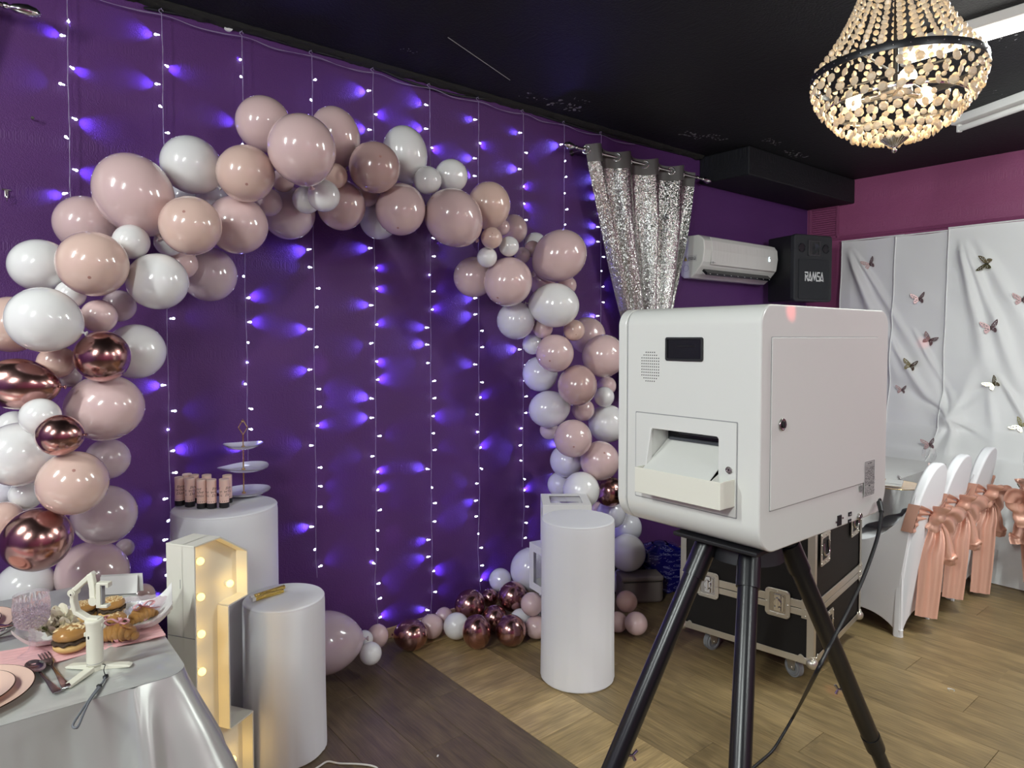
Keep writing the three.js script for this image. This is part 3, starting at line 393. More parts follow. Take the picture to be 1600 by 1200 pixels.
{
  const wing = (s, lower) => { const p = lower ? [[0, 0], [s * 0.3, 0.02, s * 0.62, -0.1], [s * 0.78, -0.42, s * 0.55, -0.62], [s * 0.3, -0.6, 0, -0.14]] : [[0, 0.05], [s * 0.2, 0.5, s * 0.95, 0.85], [s * 1.05, 0.7, s * 0.92, 0.4], [s * 0.8, 0.1, s * 0.4, 0.0], [0, -0.06]]; const o = shape(p); const holes = lower ? [[0.28, -0.16, 0.1], [0.47, -0.3, 0.12], [0.3, -0.38, 0.08]] : [[0.36, 0.25, 0.09], [0.58, 0.42, 0.12], [0.78, 0.58, 0.08], [0.6, 0.2, 0.09], [0.8, 0.36, 0.06]]; for (const [x, y, r] of holes) { const h = new THREE.Path(); h.absellipse(s * x, y, r, r * 0.62, 0, 2 * PI, false, s * 0.7); o.holes.push(h); } return ext(o, 0.02, 0, 1, 8); };
  const mRG = M({ color: [0.36, 0.24, 0.24], roughness: 0.45, metalness: 0.7 }), mSG = M({ color: [0.55, 0.5, 0.27], roughness: 0.25, metalness: 0.9 });
  const B = [[1359, 413, 0.062, 0.35, 'r', 'rose gold paper butterfly near the top left corner of the white cloth'], [1436, 467, 0.06, 0.1, 'r', 'rose gold paper butterfly on the middle cloth panel, upper one'], [1541, 412, 0.064, 1.45, 'g', 'gold paper butterfly turned sideways at the top of the right cloth panel'], [1453, 531, 0.062, -0.5, 'r', 'rose gold paper butterfly with one wing raised, on the middle cloth panel'], [1548, 512, 0.066, 0.15, 'r', 'rose gold paper butterfly below the sideways gold butterfly on the right panel'], [1423, 571, 0.062, -0.2, 'g', 'gold paper butterfly on the left cloth panel beside the photo booth'], [1409, 609, 0.046, 0, 'r', 'small dark rose butterfly just right of the photo booth'], [1552, 600, 0.058, 0.7, 'g', 'gold paper butterfly on the diagonal crease of the right panel'], [1597, 468, 0.06, 0, 'r', 'rose gold paper butterfly cut by the right edge of the picture, upper one'], [1452, 694, 0.056, 0.2, 'r', 'rose gold paper butterfly above the drinking glass on the far table'], [1594, 665, 0.058, 1.0, 'g', 'gold paper butterfly on the right cloth panel, lowest of the gold ones'], [1600, 768, 0.05, 1.4, 'g', 'green gold butterfly wing at the right edge below the other butterflies']];
  const gs = [wing(-1, 0), wing(1, 0), wing(-1, 1), wing(1, 1)];
  for (const [px, py, s, rot, c, label] of B) {
    let p = onX(px, py, 6.02); const lay = p.z < 0.83 ? 0 : p.z < 1.22 ? 1 : 2, sx = drapeX(p.y, p.z) - 0.024 * lay + foldsX(p.y, p.z) - 0.008; p = onX(px, py, sx);
    const t = thing('butterfly', label, 'butterfly', p); t.rotation.set(rot * -1, -PI / 2, 0, 'YXZ'); t.rotation.set(0, -PI / 2, rot, 'YXZ'); t.scale.setScalar(s);
    const m = c === 'r' ? mRG : mSG; gs.forEach((g, i) => { const w = part(t, i < 2 ? 'upper_wing' : 'lower_wing', g, m); w.rotation.y = (i % 2 ? -1 : 1) * 0.45; });
    part(t, 'body', mv(new THREE.CapsuleGeometry(0.05, 0.35, 4, 8), 0, -0.05, 0.03), mBlack); part(t, 'antenna', [bar([0, 0.15, 0.04], [-0.16, 0.42, 0.08], 0.008, 4), bar([0, 0.15, 0.04], [0.16, 0.42, 0.08], 0.008, 4)], mBlack);
  }
}

// ---------------------------------------------------------------- photo booth on its tripod
{
  const x0 = 1.517, zf = 2.277, LX = 0.735, LZ = 0.465, y0 = 1.056, y1 = 1.685, H = y1 - y0, cx = x0 + LX / 2, cz = zf - LZ / 2;
  const t = thing('photo_booth', 'white photo booth box with print tray on a black tripod', 'photo booth', [cx, y0, cz]);
  const prof = (grow = 0) => { const s = new THREE.Shape(), a = -LX / 2 - grow, b = LX / 2 + grow, lo = -grow, hi = H + grow, rt = 0.05, rb = 0.075; s.moveTo(a + rb, lo); s.lineTo(b - rb, lo); s.absarc(b - rb, lo + rb, rb, -PI / 2, 0); s.lineTo(b, hi - rt); s.absarc(b - rt, hi - rt, rt, 0, PI / 2); s.lineTo(a + rt, hi); s.absarc(a + rt, hi - rt, rt, PI / 2, PI); s.lineTo(a, lo + rb); s.absarc(a + rb, lo + rb, rb, PI, 1.5 * PI); return s; };
  const seam = 0.034;
  // picture coordinates of the face on the left to metres on the box
  const fa = (px, py) => { const p = onX(px, py, x0); return [p.z - cz, p.y - y0]; }, sa = (px, py) => { const p = onZ(px, py, zf); return [p.x - cx, p.y - y0]; };
  const a0 = fa(1018, 668), a1 = fa(1123, 745), opZ = (a0[0] + a1[0]) / 2, opW = a1[0] - a0[0], opT = fa(1020, 669)[1], opB = fa(1020, 728)[1];
  const cut = new Brush(box(0.1, opT - opB + 0.03, opW, -LX / 2 + 0.03, (opT + opB - 0.03) / 2, opZ, 0.006, 3)), solid = new Brush(ext(prof(), LZ - seam - 0.0015, 0.005, 3, 24).translate(0, 0, -LZ / 2 + seam + 0.0015)); cut.updateMatrixWorld(); solid.updateMatrixWorld(); const ev = new Evaluator(); ev.useGroups = false;
  part(t, 'shell', ev.evaluate(solid, cut, SUBTRACTION).geometry, mWhiteGloss);
  part(t, 'end_cap', ext(prof(), seam - 0.0015, 0.005, 3, 24).translate(0, 0, -LZ / 2), mWhiteGloss);
  part(t, 'seam_gap', ext(prof(-0.004), 0.006, 0, 1, 24).translate(0, 0, -LZ / 2 + seam - 0.003), mGrey);
  const FX = -LX / 2; // front face
  // camera window
  { const p = fa(1041, 527), q = fa(1099, 565), w = q[0] - p[0], h = p[1] - q[1], z = (p[0] + q[0]) / 2, y = (p[1] + q[1]) / 2; const fr = rrect(w, h, 0.006); fr.holes.push(rrect(w - 0.012, h - 0.012, 0.003)); part(t, 'window_frame', mv(ext(fr, 0.006, 0.001), FX + 0.0005, y, z, 0, -PI / 2), mBlack); part(t, 'window_pane', box(0.002, h - 0.01, w - 0.01, FX - 0.0005, y, z, 0), mDarkHole); part(t, 'lens_slot', box(0.002, 0.004, w * 0.5, FX - 0.002, y + 0.008, z + 0.006, 0.001), mBlackSatin); }
  // speaker holes
  { const [z, y] = fa(1016, 573), l = []; for (let j = -5; j <= 5; j++) for (let i = -4; i <= 4; i++) { const a = i * 0.0075, b = j * 0.0082; if ((a / 0.036) ** 2 + (b / 0.046) ** 2 < 1) l.push(mv(new THREE.CylinderGeometry(0.0017, 0.0017, 0.0012, 8), FX - 0.0002, y + b, z + a, 0, 0, PI / 2)); } part(t, 'speaker_holes', l, mBlack).userData.kind = 'stuff'; }
  // printer door with its opening, chute and tray
  { const p = fa(994, 644), q = fa(1151, 812), w = q[0] - p[0], top = fa(994, 643)[1], bot = fa(994, 774)[1], h = top - bot, z = (p[0] + q[0]) / 2, y = (top + bot) / 2;
    const s = rrect(w - 0.004, h - 0.004, 0.003); s.holes.push(rrect(opW, opT - opB + 0.03, 0.008, opZ - z, (opT + opB - 0.03) / 2 - y));
    const o = rrect(w + 0.002, h + 0.002, 0.003); o.holes.push(rrect(w - 0.003, h - 0.003, 0.003));
    part(t, 'door_gap', mv(ext(o, 0.0015, 0), FX + 0.0008, y, z, 0, -PI / 2), mGrey);
    const d = part(t, 'printer_door', mv(ext(s, 0.006, 0.001), FX + 0.003, y, z, 0, -PI / 2), mWhiteGloss);
    const bz = opZ + 0.0, bw = opW, by = (opT + opB) / 2;
    part(t, 'printer_recess', [box(0.003, opT - opB + 0.028, bw - 0.002, FX + 0.0765, by - 0.015, bz, 0)], mDarkHole, 'dark printer slot');
    part(t, 'slot_rail', [box(0.005, 0.005, bw * 0.7, FX + 0.072, opT - 0.016, bz + 0.008, 0.001), box(0.012, 0.008, bw * 0.9, FX + 0.07, opT - 0.032, bz, 0.001)], M({ color: [0.06, 0.065, 0.075], roughness: 0.4 }));
    // chute: slopes out from the lower half of the opening; cheek on the left
    const yT = opT - 0.038, yB = opB - 0.012;
    part(t, 'chute', thick(sheet((u, v) => V(FX + 0.074 - 0.125 * v, yT + (yB - yT) * v, bz - bw / 2 + 0.0015 + (bw - 0.003) * u), 8, 6), 0.002), mWhiteGloss);
    part(t, 'cheek', ext(shape([[0, opT - 0.001], [0, yB], [0.03, yB], [0.006, opT - 0.001]]), 0.003, 0.0008, 1).rotateY(PI).translate(FX - 0.001, 0, bz - bw / 2 + 0.004), mWhite);
    part(t, 'chute_cheek', ext(shape([[-0.002, yT - 0.06], [0.05, yB], [0.05, yB - 0.03], [-0.002, yB - 0.03]]), 0.003, 0.0008, 1).rotateY(PI).translate(FX, 0, bz + bw / 2), mWhite);
    // tray
    const t0 = fa(992, 729), t1 = fa(1127, 786), X = FX - 0.062, zz0 = onX(992, 729, x0 - 0.065).z - cz, zz1 = onX(1126, 750, x0 - 0.065).z - cz, yt = onX(992, 729, x0 - 0.065).y - y0, yb = onX(992, 768, x0 - 0.065).y - y0, tw = zz1 - zz0, th = yt - yb;
    const tr = part(t, 'print_tray', [box(0.004, th, tw, X - 0.002, (yt + yb) / 2, (zz0 + zz1) / 2, 0.002, 2), box(0.066, th, 0.004, X + 0.031, (yt + yb) / 2, zz1 - 0.002, 0.002), box(0.066, th, 0.004, X + 0.031, (yt + yb) / 2, zz0 + 0.002, 0.002), box(0.066, 0.004, tw, X + 0.031, yb + 0.002, (zz0 + zz1) / 2, 0.002)], mCream, 'ivory print tray');
    const [lz, ly] = fa(1141, 734); part(d, 'lock', [mv(cyl(0.0075, 0.0075, 0.006, 0, 0, 0, 20), FX - 0.005, ly, lz, 0, 0, PI / 2), mv(new THREE.TorusGeometry(0.0075, 0.0016, 8, 20), FX - 0.0075, ly, lz, 0, PI / 2)], mSteel); part(d, 'keyhole', box(0.002, 0.006, 0.002, FX - 0.0085, ly, lz, 0), mBlack);
  }
  const FZ = LZ / 2;
  { const p = sa(1208, 527), p2 = sa(1202, 799), q = sa(1371, 534), w = q[0] - p2[0], y_t = p[1], y_b = p2[1], x = (p2[0] + q[0]) / 2, y = (y_t + y_b) / 2, h = y_t - y_b; const o = rrect(w + 0.003, h + 0.003, 0.003); o.holes.push(rrect(w - 0.002, h - 0.002, 0.003)); part(t, 'door_gap', ext(o, 0.002, 0).translate(x, y, FZ - 0.0012), mGrey); const d = part(t, 'side_door', ext(rrect(w - 0.001, h - 0.001, 0.003), 0.006, 0.0015).translate(x, y, FZ - 0.003), mWhiteGloss);
    const [lx, ly] = sa(1220, 663); part(d, 'lock', [mv(new THREE.TorusGeometry(0.0135, 0.003, 10, 24), lx, ly, FZ + 0.005), mv(cyl(0.0135, 0.0135, 0.006, 0, 0, 0, 24), lx, ly, FZ + 0.004, PI / 2)], mSteel); part(d, 'lock_core', [mv(cyl(0.009, 0.009, 0.006, 0, 0, 0, 20), lx, ly, FZ + 0.008, PI / 2)], mBlack); part(d, 'keyhole', box(0.0022, 0.009, 0.002, lx, ly, FZ + 0.012, 0), mSteel);
    const lab = canvasTex(192, 640, (g) => { g.fillStyle = '#e9e9e6'; g.fillRect(0, 0, 192, 640); g.fillStyle = '#a9a6a4'; g.fillRect(8, 8, 176, 624); g.strokeStyle = '#222'; g.lineWidth = 5; g.strokeRect(10, 10, 172, 620); g.fillStyle = '#222'; g.lineWidth = 3; const r = rng(4); for (let y = 90; y < 430; y += 28) { g.beginPath(); g.moveTo(10, y); g.lineTo(182, y); g.stroke(); } g.fillRect(62, 44, 22, 14); g.fillRect(92, 40, 42, 16); for (let y = 118; y < 610; y += 14) { if (y > 430 && y < 480) continue; for (let x = 22; x < 168;) { const w = 6 + r() * 22; if (r() < 0.66) g.fillRect(x, y + r() * 3, w, 6); x += w + 6; } } g.fillRect(80, 440, 30, 26); });
    const s0 = sa(1348, 770), s1 = sa(1365.5, 717), sw = s1[0] - s0[0], sh = s1[1] - sa(1366, 769)[1] + 0.004; part(d, 'rating_label', new THREE.PlaneGeometry(sw, sh).translate((s0[0] + s1[0]) / 2, s1[1] - sh / 2, FZ + 0.0036), M({ map: lab, roughness: 0.5 }), 'printed rating label');
    const [ox, oy] = sa(1345, 763); part(d, 'round_label', new THREE.CircleGeometry(0.011, 28).translate(ox - 0.004, oy, FZ + 0.0038), M({ map: canvasTex(96, 96, (g) => { g.fillStyle = '#8f8d8c'; g.fillRect(0, 0, 96, 96); g.fillStyle = '#222'; g.fillRect(40, 18, 16, 14); g.fillRect(20, 40, 56, 16); g.fillRect(38, 64, 20, 14); g.strokeStyle = '#ddd'; g.lineWidth = 3; g.strokeRect(24, 44, 48, 8); }), roughness: 0.5 }));
  }
  { const [x, y] = sa(1311, 813); part(t, 'network_port', [box(0.024, 0.03, 0.003, x, y, FZ + 0.001, 0.001)], mBlack); part(t, 'port_screw', [mv(cyl(0.003, 0.003, 0.003, 0, 0, 0, 10), x - 0.02, y - 0.002, FZ + 0.001, PI / 2), mv(cyl(0.003, 0.003, 0.003, 0, 0, 0, 10), x + 0.02, y + 0.004, FZ + 0.001, PI / 2)], mSteel);
    for (const [px, py] of [[1327.5, 803], [1327, 814]]) { const [a, b] = sa(px, py); const u = part(t, 'usb_port', box(0.019, 0.012, 0.003, a, b, FZ + 0.001, 0.001), mBlack); part(u, 'usb_tongue', box(0.011, 0.003, 0.002, a, b - 0.001, FZ + 0.002, 0), mGrey); }
    const [a, b] = sa(1341, 806.5); part(t, 'power_button', [mv(cyl(0.009, 0.009, 0.008, 0, 0, 0, 20), a, b, FZ + 0.003, PI / 2), mv(new THREE.TorusGeometry(0.009, 0.002, 8, 20), a, b, FZ + 0.007)], mSteel);
    const [c, d] = sa(1374, 785); part(t, 'cable_grommet', [mv(new THREE.TorusGeometry(0.011, 0.003, 8, 20), c, d, FZ), mv(cyl(0.011, 0.011, 0.003, 0, 0, 0, 20), c, d, FZ, PI / 2)], mBlack); }
  // tripod
  const tp = thing('tripod_stand', 'black tripod stand under the white photo booth', 'tripod', [cx, 0, cz + 0.0]), top = y0 - 0.012;
  part(tp, 'mount_plate', box(0.3, 0.012, 0.26, -0.19, y0 - 0.0065, 0.08, 0.004), mBlack);
  part(tp, 'hub', [cyl(0.09, 0.1, 0.05, -0.19, top - 0.03, 0.09, 28)], mBlack);
  const legTo = (px, py) => onY(px, py, 0).sub(V(cx, 0, cz));
  const feet = [V(-0.36, 0, -0.07), V(-0.19, 0, 0.3), V(0.42, 0, 0.22)];
  const tops = [[1085, 846, 0], [1158, 862, 0], [1248, 852, 0]];
  const lines = [[[1090, 846], [962, 1186]], [[1158, 860], [1153, 1200]], [[1247, 850], [1376, 1200]]];
  const pl = [[-0.27, 0.02], [-0.24, 0.13], [-0.1, 0.16]];
  lines.forEach(([a, b], i) => {
    // each leg leaves the hub and reaches the floor beyond the frame, along the line that the picture shows
    const A = V(pl[i][0], top - 0.01, pl[i][1]), w = V(cx, 0, cz); let best, be = 1e9;
    for (let q = 0; q < 360; q += 1) for (let L = 0.3; L < 1.05; L += 0.03) { const P = V(A.x + L * cos(R(q)), 0.02, A.z + L * sin(R(q))); let e = 0; for (const f of [0.12, 0.55]) { const W = A.clone().lerp(P, f).add(w).sub(EYE), z = W.dot(fwd), x = PX + F * W.dot(rgt) / z, y = PY - F * W.dot(upv) / z; const k = (y - a[1]) / (b[1] - a[1]); e += abs(x - (a[0] + (b[0] - a[0]) * k)); } { const W = P.clone().add(w).sub(EYE), z = W.dot(fwd), y = PY - F * W.dot(upv) / z; e += max(0, 1250 - y) * 0.5 + abs(L - 0.6) * 6; } if (e < be) { be = e; best = P; } }
    const P = best, d = P.clone().sub(A).normalize(), j = A.clone().addScaledVector(d, 0.05), k = A.clone().lerp(P, 0.72);
    const leg = part(tp, 'leg', [bar(A, k, 0.0265, 20), bar(k.clone().addScaledVector(d, -0.06), k, 0.0285, 20), bar(A.clone().addScaledVector(d, 0.01), A.clone().addScaledVector(d, 0.11), 0.031, 20)], mBlackSatin);
    part(leg, 'lower_tube', bar(k, P.clone().addScaledVector(d, -0.03), 0.0215, 18), mBlackSatin);
    part(leg, 'rubber_foot', bar(P.clone().addScaledVector(d, -0.05), P, 0.023, 18, 0.021), mRubber);
    const n = rgt.clone().multiplyScalar(i === 2 ? -1 : 1), s = A.clone().lerp(P, i === 1 ? 0.9 : i ? 0.5 : 0.52).addScaledVector(n, 0.027), e = s.clone().addScaledVector(n, 0.012);
    part(leg, 'wing_nut', [bar(s, e, 0.004, 10), bar(e, e.clone().add(V(0.004, 0.012, 0)).addScaledVector(n, 0.01), 0.0035, 8, 0.0045), bar(e, e.clone().add(V(0.0, -0.013, 0)).addScaledVector(n, 0.006), 0.0035, 8, 0.0045)], mChrome);
  });
  { const q = onX(1143, 868, cx - 0.08).sub(V(cx, 0, cz)); part(tp, 'plate_wing_nut', [bar([q.x, top - 0.003, q.z], [q.x, top - 0.025, q.z], 0.004, 10), bar([q.x, top - 0.018, q.z], [q.x - 0.008, top - 0.032, q.z + 0.008], 0.0035, 8)], mChrome); }
  const p0 = onZ(1374, 785, zf + 0.0125), px = (x, y, z) => onZ(x, y, z);
  const f1 = onY(1205, 1175, 0.006), f2 = onY(1150, 1225, 0.006);
  const cab = thing('power_cable', 'black power cable hanging from the photo booth to the floor', 'cable');
  part(cab, 'cord', tube([p0, px(1377, 800, zf + 0.03), px(1375, 820, zf + 0.035), px(1368, 850, zf + 0.04), px(1348, 905, zf + 0.05), px(1322, 960, zf + 0.06), px(1296, 1010, zf + 0.07), px(1270, 1062, zf + 0.05), onY(1245, 1110, 0.16), onY(1222, 1150, 0.05), f1, onY(1180, 1197, 0.006), f2, onY(1090, 1290, 0.006)], 0.0055, 140, 8), mBlack);
  part(cab, 'strain_relief', bar(p0, px(1377, 800, zf + 0.03), 0.0085, 12, 0.007), mBlack);
}

// ---------------------------------------------------------------- flight case behind the booth
{
  const th = R(8.8), X = V(cos(th), 0, -sin(th)), Z = V(sin(th), 0, cos(th)), A = V(2.83, 0, 1.07), L = 0.655, D = 0.74, y0 = 0.125, H = 0.82, c = A.clone().addScaledVector(Z, L / 2).addScaledVector(X, D / 2);
  const t = thing('flight_case', 'black flight case on castors with aluminium edges behind the photo booth tripod', 'flight case', c, th), split = 0.25;
  const f = (a) => a; // local: front is x = -D/2, runs along z
  part(t, 'base_panel_set', [box(D - 0.01, split - 0.02, L - 0.01, 0, y0 + split / 2, 0, 0.003)], mLam, 'black laminate lower half').name = 'lower_body';
  part(t, 'upper_body', box(D - 0.01, H - split - 0.01, L - 0.01, 0, y0 + split + (H - split) / 2, 0, 0.003), mLam);
  const ed = 0.03, ang = [];
  for (const sx of [-1, 1]) for (const sz of [-1, 1]) part(t, 'corner_edging', [box(ed, H, 0.003, sx * (D / 2 - ed / 2), y0 + H / 2, sz * L / 2, 0.001, 1), box(0.003, H, ed, sx * D / 2, y0 + H / 2, sz * (L / 2 - ed / 2), 0.001, 1)], mAlu);
  for (const y of [y0, y0 + H]) for (const s of [-1, 1]) { const yy = y + (y === y0 ? ed / 2 : -ed / 2); part(t, 'rim_edging', [box(0.003, ed, L, s * D / 2, yy, 0, 0.001, 1), box(ed, 0.003, L, s * (D / 2 - ed / 2), y, 0, 0.001, 1)], mAlu); part(t, 'rim_edging', [box(D, ed, 0.003, 0, yy, s * L / 2, 0.001, 1), box(D, 0.003, ed, 0, y, s * (L / 2 - ed / 2), 0.001, 1)], mAlu); }
  for (const [dy, h] of [[-0.018, 0.03], [0.018, 0.036]]) for (const s of [-1, 1]) part(t, 'joint_strip', [box(0.006, h, L + 0.006, s * D / 2, y0 + split + dy, 0, 0.002, 1), box(D + 0.006, h, 0.006, 0, y0 + split + dy, s * L / 2, 0.002, 1)], mAlu);
  const rivet = (x, y, z) => ball(0.0045, x, y, z, 8, 6);
  const latch = (side, u, y) => { // butterfly latch in a dished plate; side 'x' is the front
    const g = new THREE.Group(); g.name = 'latch'; t.add(g); g.position.set(...(side === 'x' ? [-D / 2 - 0.003, y, u] : [u, y, L / 2 + 0.003])); if (side === 'x') g.rotation.y = -PI / 2;
    const fr = rrect(0.115, 0.13, 0.02); fr.holes.push(rrect(0.075, 0.092, 0.008)); const rv = []; for (const a of [-1, 0, 1]) for (const b of [-1, 0, 1]) if (a || b) rv.push(rivet(a * 0.047, b * 0.054, 0.006));
    part(g, 'latch_plate', [ext(fr, 0.006, 0.0015), ...rv], mAlu); part(g, 'latch_dish', box(0.078, 0.095, 0.002, 0, 0, 0.001, 0), mSteel);
    part(g, 'latch_wing', [mv(cyl(0.016, 0.016, 0.008, 0, 0, 0, 20), 0, 0, 0.006, PI / 2), box(0.012, 0.05, 0.006, 0, 0, 0.011, 0.002), box(0.03, 0.02, 0.005, 0, 0.03, 0.006, 0.002), box(0.03, 0.02, 0.005, 0, -0.028, 0.006, 0.002), box(0.008, 0.07, 0.005, 0.024, 0, 0.004, 0.002)], mChrome); };
  latch('x', -L / 2 + 0.15, y0 + split + 0.0); latch('x', L / 2 - 0.16, y0 + split + 0.0);
  const handle = (u, y, flip) => { const g = new THREE.Group(); g.name = 'handle'; t.add(g); g.position.set(u, y, L / 2 + 0.002); const fr = rrect(0.13, 0.15, 0.012); fr.holes.push(rrect(0.085, 0.1, 0.008)); const rv = []; for (const a of [-1, 0, 1]) for (const b of [-1, -0.33, 0.33, 1]) if (abs(a) || abs(b) === 1) rv.push(rivet(a * 0.054, b * 0.063, 0.005)); part(g, 'handle_plate', [ext(fr, 0.005, 0.0012), ...rv], mAlu); part(g, 'handle_dish', box(0.09, 0.105, 0.002, 0, 0, 0.001, 0), mBlack); part(g, 'grip', [tube([[-0.034, 0.03, 0.006], [-0.034, -0.02, 0.01], [0, -0.028, 0.014], [0.034, -0.02, 0.01], [0.034, 0.03, 0.006]], 0.0055, 24, 8)], mSteel); };
  handle(-D / 2 + 0.13, y0 + 0.51); handle(D / 2 - 0.14, y0 + 0.54); handle(-D / 2 + 0.2, y0 + 0.12);
  for (const sx of [-1, 1]) for (const sz of [-1, 1]) {
    for (const y of [y0, y0 + H]) part(t, 'ball_corner', [ball(0.026, sx * (D / 2 - 0.008), y + (y === y0 ? 0.008 : -0.008), sz * (L / 2 - 0.008), 16, 12), mv(ext(shape([[-0.03, 0], [0.03, 0], [0.036, 0.03], [0.026, 0.05, 0.012, 0.034], [0, 0.02, -0.012, 0.034], [-0.026, 0.05, -0.036, 0.03]]), 0.004, 0.001), sx * D / 2 + (sx > 0 ? 0 : -0.004), y + (y === y0 ? 0 : 0), sz * (L / 2 - 0.03), 0, PI / 2, y === y0 ? 0 : PI), mv(ext(shape([[-0.03, 0], [0.03, 0], [0.036, 0.03], [0.026, 0.05, 0.012, 0.034], [0, 0.02, -0.012, 0.034], [-0.026, 0.05, -0.036, 0.03]]), 0.004, 0.001), sx * (D / 2 - 0.03), y, sz * L / 2, 0, 0, y === y0 ? 0 : PI)], mAlu);
    const rv = []; for (const dy of [-0.03, 0, 0.03]) for (const k of [0.012, 0.036]) rv.push(rivet(sx * (D / 2 - k), y0 + split + dy, sz * (L / 2 + 0.005)), rivet(sx * (D / 2 + 0.005), y0 + split + dy, sz * (L / 2 - k)));
    part(t, 'joint_brace', [box(0.055, 0.085, 0.004, sx * (D / 2 - 0.026), y0 + split, sz * (L / 2 + 0.003), 0.0015, 1), box(0.004, 0.085, 0.055, sx * (D / 2 + 0.003), y0 + split, sz * (L / 2 - 0.026), 0.0015, 1), ...rv], mAlu);
    const ca = new THREE.Group(); ca.name = 'castor'; t.add(ca); ca.position.set(sx * (D / 2 - 0.11), 0, sz * (L / 2 - 0.12)); ca.rotation.y = sz < 0 ? R(70) : R(-25);
    part(ca, 'wheel', [mv(cyl(0.046, 0.046, 0.026, 0, 0, 0, 32), 0, 0.046, 0, 0, 0, PI / 2), mv(new THREE.TorusGeometry(0.033, 0.006, 8, 28), 0.013, 0.046, 0, 0, PI / 2), mv(new THREE.TorusGeometry(0.033, 0.006, 8, 28), -0.013, 0.046, 0, 0, PI / 2)], mRubber);
    part(ca, 'fork', [...[-1, 1].map((s) => mv(ext(shape([[-0.018, 0], [0.018, 0], [0.04, 0.075], [-0.028, 0.075]]), 0.003, 0.0008), s * 0.019 - 0.0015, 0.036, 0.0, 0, PI / 2)), box(0.042, 0.006, 0.07, 0, 0.112, -0.006, 0.002), mv(cyl(0.007, 0.007, 0.05, 0, 0, 0, 14), 0, 0.046, 0, 0, 0, PI / 2)], mAlu);
    part(ca, 'top_plate', box(0.08, 0.005, 0.08, 0, 0.1215, 0, 0.002), mAlu);
  }
}

// ---------------------------------------------------------------- round pedestals in white fabric covers
function pedestal(c, r, h, label, creases) {
  const t = thing('round_pedestal', label, 'pedestal', [c.x, 0, c.z]);
  const rr = (a, y) => r + 0.0 + 0.006 * max(0, 1 - y / 0.25) * (0.5 + 0.5 * N3(cos(a) * 3, sin(a) * 3, 2)) + 0.0022 * N3(cos(a) * 9, sin(a) * 9, y * 2 + creases) * (0.3 + max(0, 1 - y / h));
  part(t, 'fabric_cover', sheet((u, v) => { const a = -u * 2 * PI, y = h - 0.006 - v * (h - 0.012), q = rr(a, y) - 0.0025 * (1 - min(1, (h - 0.006 - y) / 0.02)); return V(cos(a) * q, y, sin(a) * q); }, 120, 40), mSpandex);
  part(t, 'top_disc', lathe([[0.001, h], [r * 0.6, h + 0.0005], [r - 0.012, h], [r - 0.004, h - 0.0015], [r - 0.001, h - 0.006], [r - 0.006, h - 0.012]].reverse(), 64), mSpandex);
  part(t, 'base_disc', cyl(r - 0.002, r - 0.002, 0.006, 0, 0.003, 0, 48), mWhite);
  return t;
}
const pedR = V(2.232, 0, 0.925), pedT = V(0.832, 0, 0.265), pedS = V(0.945, 0, 0.615);
pedestal(pedR, 0.172, 0.752, 'slim tall white round pedestal standing left of the photo booth', 1);
pedestal(pedT, 0.206, 0.905, 'wide white round pedestal that holds the cake stand', 2);
pedestal(pedS, 0.152, 0.6, 'short white round pedestal that holds two gold tubes', 3);
{ // nine pink push up tubes
  const yT = 0.9085, lab = canvasTex(512, 512, (g) => { g.fillStyle = '#f0cbbb'; g.fillRect(0, 0, 512, 512); g.fillStyle = '#4d2a24'; g.font = 'italic 78px serif'; for (const o of [40, 300]) { g.fillText('Best', o + 10, 220); g.fillText('wishes', o - 14, 290); g.fillText('Dania', o + 4, 366); g.font = '46px serif'; g.fillText('\u2665', o + 190, 250); g.font = 'italic 78px serif'; } for (let x = 8; x < 512; x += 34) { g.beginPath(); g.arc(x, 476, 7, 0, 7); g.fill(); } });
  const mLab = M({ map: lab, roughness: 0.45 }), mPk = M({ color: [0.82, 0.6, 0.5], roughness: 0.45 });
  let proto; const list = [[281, 789, 0.4, 'pink printed tube with black base, leftmost of the front row on the wide pedestal'], [297, 790.5, 1, 'pink printed tube with black base, second from the left in the front row'], [315.5, 793, 2.1, 'pink printed tube with black base, third of the front row, its print turned away'], [331, 793, 1.05, 'pink printed tube with black base, fourth of the front row'], [350.5, 792, 1.2, 'pink printed tube with black base, nearest the cake stand in the front row'], [293, 783, 3, 'pink tube half hidden behind the two leftmost front tubes'], [304, 784.5, 2, 'pink tube behind the second front tube, its side showing at the gap'], [323.5, 784.5, 3, 'pink tube standing behind the third and fourth front tubes'], [355.5, 785, 2.4, 'pink tube just behind the front tube nearest the cake stand']];
  list.forEach(([px, py, a, label], i) => {
    const p = onY(px, py, yT); let t;
    if (!proto) { t = proto = thing('party_tube', label, 'party tube', p, a, 'pink tubes on the wide pedestal'); part(t, 'printed_sleeve', new THREE.CylinderGeometry(0.0188, 0.0188, 0.096, 32, 1, true).translate(0, 0.068, 0), mLab); part(t, 'lid', [lathe([[0.001, 0.1145], [0.0165, 0.1145], [0.0175, 0.117], [0.0188, 0.116], [0.019, 0.11]].reverse(), 32)], mPk); part(t, 'base_cap', cyl(0.0194, 0.0194, 0.0205, 0, 0.0102, 0, 32), mBlack, 'black base cap'); }
    else { t = proto.clone(); t.name = numbered('party_tube'); t.position.copy(p); t.rotation.y = a; t.userData = { ...proto.userData, label }; scene.add(t); }
    t.rotation.y = a - 1.9;
  });
}
